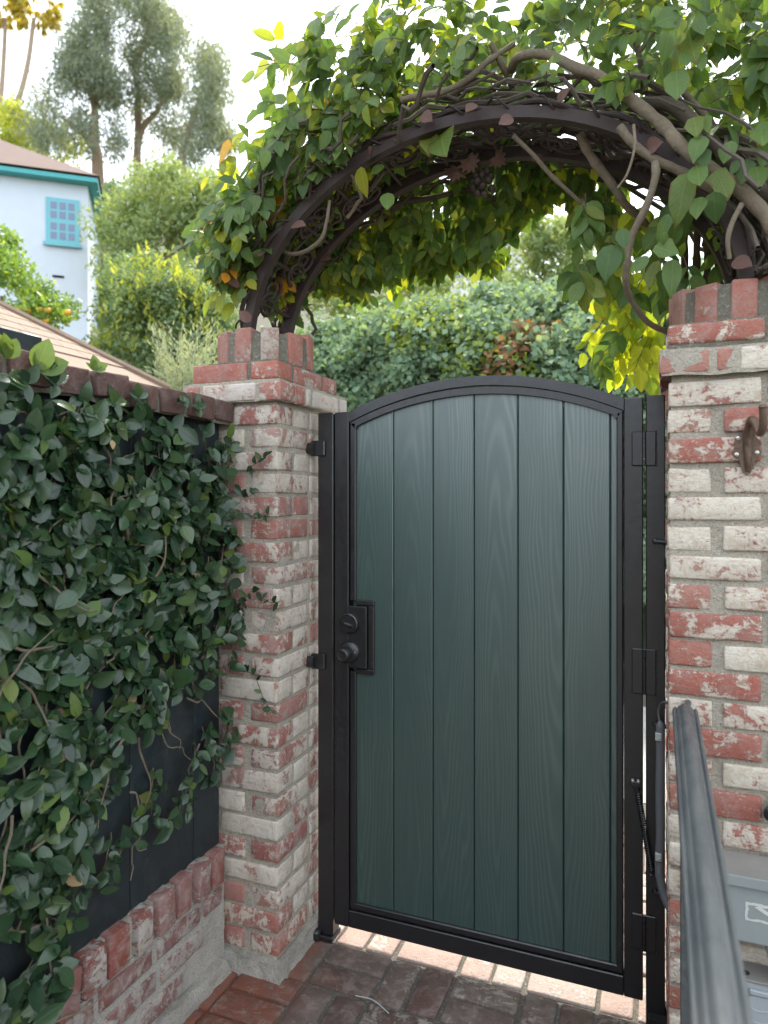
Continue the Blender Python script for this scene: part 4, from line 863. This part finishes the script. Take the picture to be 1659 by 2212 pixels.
for pts in (((545, 265), (620, 260), (700, 300), (760, 340)), ((400, 470), (440, 450), (560, 500), (650, 560)), ((230, 840), (330, 850), (430, 900), (520, 900)), ((100, 1265), (200, 1250), (330, 1230), (420, 1210)), ((110, 1735), (200, 1650), (290, 1580), (350, 1500)), ((400, 640), (460, 650), (560, 660))): stalks.tube(smooth_path([P(*z2_(*q), 2.03) for q in pts], 4), .0016, 5, False)
place_leaves(leaves, VT, vine, 300)
stalks.build('leaf_stalks', M['twig'], vine)['kind'] = 'stuff'

# ================================================================== CREEPING FIG ON THE LEFT WALL
fig = empty('creeping_fig', (-1.30, 1.0, .3), 'dark glossy creeping fig covering the boards of the left wall', 'climbing plant')
fy, fz = zip(*sorted([(p.y, p.z) for p in (P(x, y, X=-1.29) for x, y in ((0, 2300), (110, 2200), (145, 2050), (195, 1850), (260, 1670), (310, 1580), (370, 1520), (430, 1500), (485, 1440), (515, 1410)))]))
FT = [leaf_template(.48 + .07 * (s % 4), .04 + .06 * (s % 4), -.10 + .11 * (s % 5), .05, 6, .04 + .05 * (s % 3), 40 + s) for s in range(12)]
fl = []; st = MB(); fst = MB()
def fig_low(y): return np.interp(y, fy, fz)
def fig_ok(y, z): return y < 1.93 and z < np.interp(y, [.7, 1.05, 1.2], [1.86, 1.80, 1.745]) and z > fig_low(y) + .06 * noise.noise(Vector((y * 14, 0, 1)))
def fig_leaf(p, drift, small=1., mk=None):
    L = random.uniform(.031, .063) * small
    if random.random() < .12: L *= 1.3
    d = Vector((.25 + jit(.35), jit(1.), -.15 + jit(.9))) + drift * .5; nn = Vector((1, -.25 + jit(.75), .45 + jit(.75)))
    q = random.random(); L = L * .55 if q < .010 else L; fl.append((p, d, nn, L, mk or ('fig_dry' if q < .010 else 'fig_new' if q < .045 else 'fig_leaf')))
def stem(y, z, n, ang, small=1., gap=.017, free=False):
    p = Vector((-1.318 + random.uniform(0, .05), y, z)); pts = [p.copy()]
    for j in range(n):
        ang += jit(.45); d = Vector((jit(.25), math.cos(ang), math.sin(ang))); p = p + d * gap; p.x = min(max(p.x, -1.322), -1.225 - .03 * (p.y > 1.5))
        if not free and not fig_ok(p.y, p.z): break
        pts.append(p.copy())
        sd = Vector((0, -d.z, d.y)) * (1 if j % 2 else -1)
        fig_leaf(p + Vector((.004, 0, 0)), sd, small)
        if random.random() < .45: fig_leaf(p + Vector((random.uniform(.005, .035), 0, 0)), -sd, small)
    if len(pts) > 2: (st if random.random() < .5 else fst).tube(pts, random.uniform(.0012, .003), 5, False)
i = 0
while i < 640:
    y = random.uniform(.35, 1.93); z = random.uniform(.1, 1.84)
    if not fig_ok(y, z): continue
    i += 1; dens = np.interp(y, [.4, 1.2, 1.6, 1.93], [1, 1, .80, .55])
    if z > 1.66 and y > 1.35 and random.random() < .72: continue
    if random.random() > dens: continue
    stem(y, z, random.randint(5, 13), random.choice((-1.6, -1.2, -2., .4, 2.6, 1.2)))
# bare runners and hanging ends
for (a, b, c_, d_) in ((400, 1500, 500, 1560), (290, 1560, 430, 1650), (430, 1620, 390, 1790), (285, 1700, 310, 1850), (300, 1800, 280, 1900), (130, 1150, 300, 1060), (230, 1380, 400, 1300), (20, 1500, 120, 1380), (60, 900, 130, 1080), (360, 960, 300, 1140), (440, 1090, 380, 1230), (150, 1650, 220, 1720), (330, 1480, 390, 1620), (40, 1560, 60, 1900), (20, 2000, 170, 1990)):
    p0, p1 = P(a, b, X=-1.29), P(c_, d_, X=-1.285); q = [p0 + (p1 - p0) * k / 6 + Vector((jit(.01), jit(.015), jit(.015))) for k in range(7)]; fst.tube(smooth_path(q, 3), [.0032 - .0018 * k / 18 for k in range(19)], 6, False)
for k in range(7): stem(random.uniform(1.45, 1.62), .98 - .02 * k, 8, -1.5, .9, free=False)
for (x, y, nn_) in ((405, 1600, 12), (395, 1690, 8), (440, 1570, 12), (340, 1660, 9), (300, 1720, 9), (470, 1520, 8), (250, 1800, 8)):
    p = P(x, y, X=-1.30); stem(p.y, p.z, nn_, -1.55, .95, free=True)
for k in range(46):                                # woody runners that show between the leaves
    y, z = random.uniform(.5, 1.85), random.uniform(.3, 1.7)
    if not fig_ok(y, z): continue
    a = random.uniform(-2.4, .9); q = [Vector((-1.262 + jit(.02) - .02 * (y > 1.5), y, z))]
    for j in range(6): a += jit(.5); q.append(q[-1] + Vector((jit(.012), math.cos(a) * .035, math.sin(a) * .035)))
    fst.tube(smooth_path(q, 3), [.0036 - .0024 * j / 18 for j in range(19)], 6, False)
# sprigs reaching over the pillar face
for chain in (((540, 1010), (555, 1000), (570, 990), (580, 980)), ((520, 1110), (545, 1120), (565, 1115), (580, 1110)), ((530, 1290), (550, 1275), (580, 1300), (605, 1300)), ((525, 1450), (550, 1460), (575, 1520), (605, 1545)), ((520, 1060), (530, 1075), (560, 1060))):
    q = smooth_path([P(x, y, PF - .02) for x, y in chain], 5); st.tube(q, .0014, 5, False)
    for p in q[::2]: fl.append((p, (jit(1), -.2, jit(1)), (jit(.3), -1, .4), random.uniform(.022, .036), 'fig_leaf'))
# sprigs along the coping
for (x, y, s, mk) in ((80, 800, 1.5, 'fig_new'), (20, 775, 1.2, 'fig_new'), (205, 800, .8, 'fig_new'), (395, 855, .8, 'fig_leaf'), (430, 880, .9, 'fig_leaf'), (300, 860, .9, 'fig_leaf'), (250, 870, 1., 'fig_leaf'), (60, 830, 1.2, 'fig_leaf'), (120, 830, 1.2, 'fig_leaf')):
    p = P(x, y, X=-1.26)
    for k in range(6):
        a = random.uniform(.3, 2.8) if mk == 'fig_new' else random.uniform(0, 6.3); fl.append((p, (.25 + jit(.2), math.cos(a), math.sin(a)), (1, -.3 + jit(.4), .3), .046 * s * random.uniform(.7, 1.1), mk))
place_leaves(fl, FT, fig, 300)
o = st.build('stems', M['twig'], fig); o['kind'] = 'stuff'
o = fst.build('runners', M['bark'], fig, True); o['kind'] = 'stuff'

# fallen twig and dry leaf on the paving
tw = P(800, 2180, T=2.06); tw.z = .004
tag(MB().tube(smooth_path([(-.86, 1.93, .006), (-.80, 1.925, .012), (-.74, 1.90, .006)], 5), .0014, 6).build('twig', M['clip']), 'thin pale dry twig lying on the dark paving', 'twig')
tag(MB().add(*flat_leaf(FT[0], leaf_matrix((-.355, 1.78, .004), (1, .3, .1), (0, 0, 1), .03), .0006)).build('fallen_leaf', M['orange']), 'single yellow fallen leaf on the brick paving', 'leaf')

# ================================================================== BEYOND THE WALL
# ---- ivy hedge on the bank behind the gate
hd = empty('ivy_hedge', (.5, 6.8, 0), 'tall bank of glossy ivy seen over the gate', 'hedge')
def hedge_y(x, z): return 6.5 + .42 * noise.noise(Vector((x * .8, z * .9, 2))) + .30 * noise.noise(Vector((x * 2.3, z * 2.3, 7))) + .16 * noise.noise(Vector((x * 5.5, z * 5.5, 3))) + max(0., z - 2.9) ** 2 * .8 + .10 * z
def hedge_top(x): return 3.80 + .22 * noise.noise(Vector((x * .9, 3, 3))) + .10 * noise.noise(Vector((x * 3., 1, 3))) - .10 * max(0, -x - 1.2)
NH = 72000; cx_ = RNG.uniform(-4.3, 3.6, NH); cz_ = RNG.uniform(.3, 1., NH) ** .8; C = np.zeros((NH, 3)); keep = []
for i in range(NH):
    x = cx_[i]; zt = hedge_top(x); z = .6 + (cz_[i] - .38) / .62 * (zt - .6); C[i] = (x, hedge_y(x, z) - abs(RNG.normal(0, .10)) + RNG.random() * .12, z + RNG.normal(0, .06))
Nn = RNG.normal(size=(NH, 3)) * .55 + np.array([0, -.75, .65]); Dd = RNG.normal(size=(NH, 3)) * .8 + np.array([0, -.2, -.6]); Ls = RNG.uniform(.045, .09, NH)
dead = np.array([abs(x + 1.25 + .25 * noise.noise(Vector((0, z * 2, 0)))) < .20 + .1 * noise.noise(Vector((x * 4, z * 4, 0))) and 1.6 < z < 3.25 for x, _, z in C]) & (RNG.random(NH) < .65)
lime = np.array([noise.noise(Vector((x * 1.2, z * 1.2, 11))) > .32 or (abs(x + 2.25) < .42 and z > 3.0) for x, _, z in C]) & ~dead & (RNG.random(NH) < .45)
for msk, mk in ((dead, 'ivy_brown'), (lime, 'ivy_lime'), (~(dead | lime), 'ivy')):
    o = leaf_cards('ivy_leaves', C[msk], Nn[msk], Dd[msk], Ls[msk], .85, M[mk], hd, .2, hd.location); o['kind'] = 'stuff'
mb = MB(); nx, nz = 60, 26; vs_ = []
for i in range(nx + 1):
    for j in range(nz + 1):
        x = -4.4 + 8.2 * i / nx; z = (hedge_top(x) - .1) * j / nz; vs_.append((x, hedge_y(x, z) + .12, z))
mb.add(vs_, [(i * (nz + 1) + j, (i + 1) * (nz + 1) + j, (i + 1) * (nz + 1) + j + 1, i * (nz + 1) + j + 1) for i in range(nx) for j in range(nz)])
M['core'] = plain('hedge_light_blocker', (.055, .09, .05), .95, .5, 8, .3); mb.build('inner_mass', M['core'], hd, 'all')  # dark sheet added behind the leaves to block light through the hedge

def crown(root, name, cl_, rad, per, size, mk, W=.5, squash=.8, up=.35, droop=.35):
    """cl_: list of clump centres"""
    Cc, g = clumps(cl_, rad, per, squash); n = len(Cc)
    Nn = g + np.array([0, -.25, up]) + RNG.normal(size=(n, 3)) * .45; Dd = RNG.normal(size=(n, 3)) + np.array([0, 0, -droop]); L = RNG.uniform(.7, 1.3, n) * size
    return leaf_cards(name, Cc, Nn, Dd, L, W, M[mk], root, .2, root.location)
def ground_at(p): return Vector((p.x, p.y, hill_h(p.x, p.y) - .05))
def pxclumps(boxes, n, T, dT):
    """points spread through px boxes (x0,y0,x1,y1,weight) at depth T +- dT, ellipse shaped"""
    out = []; wts = np.array([b[4] for b in boxes], float); wts /= wts.sum()
    for _ in range(n):
        b = boxes[RNG.choice(len(boxes), p=wts)]; a = random.uniform(0, 6.283); r = math.sqrt(random.random())
        out.append(P((b[0] + b[2]) / 2 + math.cos(a) * r * (b[2] - b[0]) / 2, (b[1] + b[3]) / 2 + math.sin(a) * r * (b[3] - b[1]) / 2, T=T + jit(dT)))
    return [tuple(p) for p in out]
def trunkline(root, px, T, r0, r1, m, name='trunk'):
    pts = [P(x, y, T=T) for x, y in px]; pts = [ground_at(pts[0])] + pts; q = smooth_path(pts, 5); N = len(q)
    return MB().tube(q, [r0 + (r1 - r0) * i / (N - 1) for i in range(N)], 8).build(name, M[m], root, True)
def tree(name, label, cat, T, boxes, n, rad, per, size, mk, trunks, group=None, W=.5, dT=1.5, tr=(.2, .06), tm='trunk', squash=.8, up=.35, droop=.35, parts='crown'):
    bx = [(b[0] + b[2]) / 2 for b in boxes]; base = ground_at(P(sum(bx) / len(bx), 600, T=T)); root = empty(name, base, label, cat, group)
    cl_ = pxclumps(boxes, n, T, dT); crown(root, parts, cl_, rad * RNG.uniform(.45, 1.25, len(cl_)) if name == 'eucalyptus_tree' else rad * RNG.uniform(.7, 1.2, len(cl_)), per, size, mk, W, squash, up, droop)
    for tpx in trunks: trunkline(root, tpx, T, tr[0], tr[1], tm)
    return root, cl_
EG = 'tall grey green eucalyptus trees on the hillside'
def euc(label, T, boxes, n, trunks): return tree('eucalyptus_tree', label, 'tree', T, boxes, int(n * 3.0), .95, 120, .25, 'euc', trunks, EG, .22, 2.2, (.19, .07), 'trunk', 1.0, .3, 1.2)
euc('tall eucalyptus on the left of its group, with a reddish bare trunk', 31, [(150, 60, 235, 150, 2), (125, 120, 200, 200, 1.5), (185, -60, 270, 60, 2), (190, 130, 260, 230, 1.5), (55, 200, 125, 290, 1.3), (80, 270, 150, 330, .8), (150, 230, 200, 330, .8), (215, 240, 270, 340, .8)], 58, [[(208, 400), (212, 345), (198, 300), (205, 240), (225, 150), (235, 40)], [(215, 345), (180, 290), (130, 250)], [(205, 240), (180, 180), (165, 120)]])
euc('tallest eucalyptus in the middle of its group, slender trunk showing', 33, [(270, -60, 350, 40, 2), (320, 20, 400, 120, 2), (260, 70, 330, 170, 1.4), (330, 140, 400, 220, 1.2), (270, 190, 330, 260, .8), (340, 230, 390, 320, .7)], 52, [[(295, 400), (296, 330), (300, 250), (295, 150), (320, 60), (330, -20)], [(298, 320), (340, 240), (370, 180)], [(297, 200), (280, 130)]])
euc('smaller eucalyptus standing apart on the right of its group', 30, [(425, 95, 470, 160, 1.2), (450, 150, 500, 220, 1), (405, 200, 470, 270, 1.4), (440, 250, 495, 330, 1.4), (385, 280, 430, 340, .8)], 26, [[(400, 420), (395, 330), (420, 250), (450, 170), (460, 110)]])
tree('acacia_tree', 'large soft green tree on the slope behind the pale house', 'tree', 17, [(205, 420, 330, 600, 2), (240, 370, 480, 580, 4), (340, 390, 500, 500, 2), (300, 350, 400, 420, .8)], 125, .55, 130, .14, 'shrub', [[(360, 600), (365, 520), (350, 430)], [(365, 540), (420, 460)]], None, .4, 1.2, (.14, .05))
tree('slope_shrub', 'dark dense shrub in the gap beside the pale house', 'shrub', 22, [(205, 400, 300, 620, 2), (205, 560, 300, 780, 2)], 60, .5, 110, .15, 'shrub_dark', [[(220, 700), (222, 560)]], None, .45, 1.0, (.10, .04))
sh, cl_ = tree('hillside_shrub', 'big bushy shrub with yellow green shoots behind the left pillar', 'shrub', 9.6, [(205, 600, 480, 860, 5), (230, 560, 450, 680, 2), (430, 560, 500, 860, 2)], 150, .30, 170, .07, 'shrub_dark', [[(340, 860), (340, 740)]], None, .5, .6, (.07, .03))
shoots = []
for i in range(170):                               # upright fresh shoots on top
    x = random.uniform(205, 490); y = 600 + 90 * ((x - 345) / 150) ** 2 + random.uniform(-10, 150); p = P(x, y, T=9.3 + jit(.5)); h = random.uniform(.15, .55)
    for k in range(14): shoots.append((p + Vector((jit(.05), jit(.05), h * k / 14)), Vector((jit(1), jit(1), .9))))
Cc = np.array([tuple(a) for a, b in shoots]); Dd = np.array([tuple(b) for a, b in shoots]); leaf_cards('fresh_shoots', Cc, RNG.normal(size=Cc.shape) + np.array([0, -.5, .5]), Dd, RNG.uniform(.06, .11, len(Cc)), .4, M['shrub_tip'], sh, .2, sh.location)['kind'] = 'stuff'
# silver shrub just behind the wall
sv = empty('silver_shrub', ground_at(P(400, 850, T=6.6)), 'pale silvery grey shrub just behind the left pillar', 'shrub'); Cc = []; Dd = []
for i in range(210):
    b = P(400 + jit(35), 870, T=6.6 + jit(.3)); e = P(400 + jit(85), random.uniform(690, 830), T=6.4 + jit(.4))
    for k in range(16): q = k / 15; Cc.append(tuple(b + (e - b) * q + Vector((jit(.02), jit(.02), .06 * math.sin(q * 3)))) ); Dd.append(tuple((e - b).normalized() + Vector((jit(.5), jit(.5), jit(.3)))))
leaf_cards('foliage', np.array(Cc), RNG.normal(size=(len(Cc), 3)), np.array(Dd), RNG.uniform(.035, .07, len(Cc)), .22, M['silver'], sv, .2, sv.location); MB().tube([sv.location, P(400, 860, T=6.6)], .04, 6).build('stem', M['twig'], sv)
# citrus tree
ct, _ = tree('citrus_tree', 'orange tree with a few ripe fruits in front of the pale house', 'tree', 9.2, [(-60, 500, 60, 720, 4), (-20, 480, 40, 600, 1.5), (30, 590, 110, 720, 2.5), (90, 650, 150, 710, 1)], 48, .24, 100, .085, 'citrus', [[(0, 760), (5, 640)], [(0, 740), (70, 670)]], None, .45, .5, (.06, .025), 'twig')
for x, y in ((88, 671), (104, 671), (101, 693), (40, 671), (60, 672), (147, 675)): MB().lathe(P(x, y, T=8.75), (0, 0, 1), [(.001, -.042), (.024, -.035), (.038, -.018), (.042, 0), (.038, .018), (.024, .035), (.001, .042)], 12).build('orange', M['orange'], ct, 'all')
# sunlit scrub under the palms
tree('hillside_scrub', 'yellowish sunlit scrub below the two palms at the left edge', 'shrub', 38, [(-60, 220, 70, 360, 2), (40, 260, 180, 380, 1.5)], 40, 1.0, 90, .34, 'shrub_tip', [[(20, 400), (25, 330)]], None, .45, 2)
# palms
def palm(label, T, tr_px, cpx):
    root = empty('fan_palm', ground_at(P(*tr_px[0], T=T)), label, 'palm tree', 'palms on the hill'); trunkline(root, tr_px, T, .20, .12, 'palm_trunk'); c = P(*cpx, T=T)
    Cc = []; Dd = []; Nn = []; L = []
    for i in range(60):
        a = random.uniform(0, 6.283); el = random.uniform(-1.1, 1.2); d = Vector((math.cos(a) * math.cos(el), math.sin(a) * math.cos(el), math.sin(el))); ln = random.uniform(.8, 1.35); tip = c + d * ln
        for k in range(16):
            f = Vector((jit(1), jit(1), jit(1))) * .6 + d; Cc.append(tuple(tip + f.normalized() * .3)); Dd.append(tuple(f + Vector((0, 0, -.3)))); Nn.append((jit(1), jit(1), 1)); L.append(random.uniform(.5, .8))
    leaf_cards('fronds', np.array(Cc), np.array(Nn), np.array(Dd), np.array(L), .22, M['palm'], root, .2, root.location)
palm('palm with a bent slender trunk and golden crown, right of the pair', 44, [(8, 320), (25, 260), (48, 190), (62, 130), (70, 70), (74, 40)], (77, 12))
palm('palm cut by the left picture edge, left of the pair', 46, [(-12, 320), (-3, 260), (5, 180), (10, 100), (12, 40)], (10, 5))

# ---- white house on the slope; bluish shade is put into its wall colour
T0 = 18.; O = P(190, 700, T=T0); O.z = 0
ang = math.radians(18); RT = Vector((CS, SN, 0)); FW = Vector((-SN, CS, 0))
ha = (-RT * math.cos(ang) - FW * math.sin(ang))    # along the front wall, to the left
hb = (FW * math.cos(ang) - RT * math.sin(ang))     # back from the front wall
hz_ = Vector((0, 0, 1)); house = empty('pale_house', O, 'white stucco house in bluish shade with turquoise trim and a brown hip roof', 'house')
def hbox(name, a0, a1, b0, b1, z0, z1, m, parent, bev=0.):
    vs_ = [O + ha * a + hb * b + hz_ * z for z in (z0, z1) for a, b in ((a0, b0), (a1, b0), (a1, b1), (a0, b1))]
    return MB().add(vs_, [(0, 3, 2, 1), (4, 5, 6, 7), (0, 1, 5, 4), (1, 2, 6, 5), (2, 3, 7, 6), (3, 0, 4, 7)]).build(name, m, parent)
EV = CH + (1075 - 402) / 1500. * T0
hbox('wall', 0, 9, 0, 4.2, -1, EV, M['stucco'], house)
hbox('fascia', -.22, 9.2, -.30, -.26, EV - .00, EV + .11, M['teal'], house); hbox('soffit', -.22, 9.2, -.258, 4.5, EV + .004, EV + .04, M['teal'], house); hbox('side_fascia', -.26, -.222, -.30, 4.5, EV - .00, EV + .11, M['teal'], house)
rz = EV + .165; rv = [O + ha * a + hb * b + hz_ * z for a, b, z in ((-.30, -.34, rz), (9.3, -.34, rz), (9.3, 4.55, rz), (-.30, 4.55, rz), (2.7, 2.1, rz + 1.75), (6.6, 2.1, rz + 1.75))]
MB().add(rv, [(0, 1, 5, 4), (1, 2, 5), (2, 3, 4, 5), (3, 0, 4), (3, 2, 1, 0)]).build('roof', M['house_roof'], house)
def wall_pt(x, y):                                  # reference point -> (a, z) on the front wall
    u = (x - 830) / 1500.; v = (1075 - y) / 1500.; r = Vector((-SN + u * CS, CS + u * SN, v)); t_ = O.dot(hb) / Vector((r.x, r.y, 0)).dot(hb); p = r * t_
    return (Vector((p.x, p.y, 0)) - O).dot(ha), CH + p.z
a1_, z1_ = wall_pt(100, 426); a0_, z0_ = wall_pt(172, 532)
win = hbox('window', a0_, a1_, -.05, .02, z0_, z1_, M['sash'], house)
gw_, gh_ = (a1_ - a0_), (z1_ - z0_); fr = .11
for i in range(3):
    for j in range(4):
        pw = (gw_ - 2 * fr - .12) / 3; ph2 = (gh_ - 2 * fr - .24) / 4
        A0 = a0_ + fr + i * (pw + .06); Z0 = z0_ + fr + j * (ph2 + .06) + (.06 if j > 1 else 0); hbox('pane', A0, A0 + pw, -.056, -.0515, Z0, Z0 + ph2, M['pane'], win)
hbox('sill', a0_ - .06, a1_ + .06, -.10, -.051, z0_ - .07, z0_ + .02, M['sash'], win)
va, vz = wall_pt(114, 594); vb, vz2 = wall_pt(139, 601); hbox('vent', vb, va, -.02, .02, vz2, vz, M['hole'], house)

# ---- garage with a tan shingle hip roof beside the wall
ga = empty('garage', (-6.5, 2.0, 0), 'low garage with a tan shingled hip roof behind the left wall', 'garage')
MB().box(-8.9, -4.25, -2.6, 4.6, 0, 2.38).build('wall', M['garage_wall'], ga)
C0 = Vector((-3.96, 4.9, 2.46)); PIT = .64; W2 = 2.6
rr_ = [(-3.96, 4.9, 2.46), (-3.96, -2.9, 2.46), (-9.16, -2.9, 2.46), (-9.16, 4.9, 2.46), (-6.56, 2.3, 2.46 + W2 * PIT), (-6.56, -.3, 2.46 + W2 * PIT)]
rf = MB().add(rr_, [(0, 4, 5, 1), (1, 5, 2), (2, 5, 4, 3), (3, 4, 0), (0, 1, 2, 3)]).build('roof', M['shingle'], ga)
nrow = 21
for k in range(nrow):                               # courses of shingles on the slope that shows
    x0 = -3.94 - k * .124; zz = 2.46 + (-3.96 - x0) * PIT; yl = 4.88 - (-3.96 - x0); y = yl; first = True
    if k < 2: continue
    while y > .6:
        wd = random.uniform(.24, .34) * (.6 if first else 1); first = False; e = y - wd; th = .010
        sl = Vector((-.135, 0, .135 * PIT)); nrm = Vector((PIT, 0, 1)).normalized()
        p = [Vector((x0, y - .006, zz)), Vector((x0, e, zz))]; q = p + [p[1] + sl, p[0] + sl]; lo = [v + nrm * .002 for v in q]; hi = [v + nrm * (th if i < 2 else .006) for i, v in enumerate(q)]
        MB().add(lo + hi, [(0, 1, 5, 4), (4, 5, 6, 7), (1, 2, 6, 5), (3, 0, 4, 7), (2, 3, 7, 6)]).build('shingle', M['shingle'] if random.random() < .6 else M['shingle_b'], rf)
        y = e
        if y < 1.6 and k < 12: break
MB().tube([Vector((-3.95, 4.9, 2.475)), Vector((-6.56, 2.3, 2.475 + W2 * PIT))], .028, 6).build('hip_cap', M['shingle_b'], rf)
dk = P(10, 738, X=-1.75); tag(MB().bbox(-1.80, -1.70, dk.y - .35, dk.y + .09, 0, dk.z + .03, .006).build('fence_post', M['board']), 'dark timber post end rising just behind the brick coping', 'post')

# ---- far side through the arch
tree('distant_tree', 'hazy light green tree beyond the ivy hedge, under the arch', 'tree', 26, [(1090, 500, 1290, 640, 3), (1130, 470, 1230, 540, 1)], 50, .65, 100, .24, 'shrub', [[(1180, 700), (1185, 580)]], None, .45, 1.5)
tree('distant_shrub', 'hazy yellow green shrub beyond the left end of the ivy hedge', 'shrub', 20, [(640, 560, 960, 700, 3), (900, 540, 1100, 680, 1.5)], 70, .5, 90, .17, 'shrub', [[(820, 700), (825, 650)]], None, .45, 1.)
fh = empty('distant_house', P(1000, 700, T=48), 'white house glimpsed far off between hedge and hanging leaves', 'house'); a, b = P(955, 610, T=48), P(1055, 545, T=48)
fhw = MB().box(a.x, b.x + 2.2, a.y, a.y + 5, -1, b.z).build('wall', M['white_far'], fh); MB().box(a.x - .3, b.x + 2.5, a.y - .4, a.y + 5.4, b.z + .01, b.z + .35).build('roof', M['house_roof'], fh)
for k in range(3): MB().box(a.x + .8 + k * 1.5, a.x + 1.6 + k * 1.5, a.y - .05, a.y - .01, b.z - 1.9, b.z - .6).build('window', M['pane'], fh)
# fine leaved tree overhead on the right
wt = empty('fine_leaved_tree', ground_at(Vector((4.4, 6.2, 0))), 'feathery fine leaved tree above the vine at the upper right', 'tree'); Cc = []; Dd = []
for i in range(260):
    b = P(random.uniform(1440, 1760), random.uniform(-160, 40), T=6.6 + jit(.6)); ln = random.uniform(.25, .75)
    for k in range(22): Cc.append(tuple(b + Vector((jit(.03) + .04 * k / 22, jit(.03), -ln * k / 22)))); Dd.append((jit(1), jit(.5), -.5))
leaf_cards('crown', np.array(Cc), RNG.normal(size=(len(Cc), 3)), np.array(Dd), RNG.uniform(.03, .06, len(Cc)), .16, M['willow'], wt, .2, wt.location)
MB().tube(smooth_path([wt.location, wt.location + Vector((-.1, -.05, 2.5)), P(1640, -60, T=6.8), P(1560, -110, T=6.6)], 6), [.13 - .1 * i / 18 for i in range(19)], 8).build('trunk', M['trunk'], wt, True)
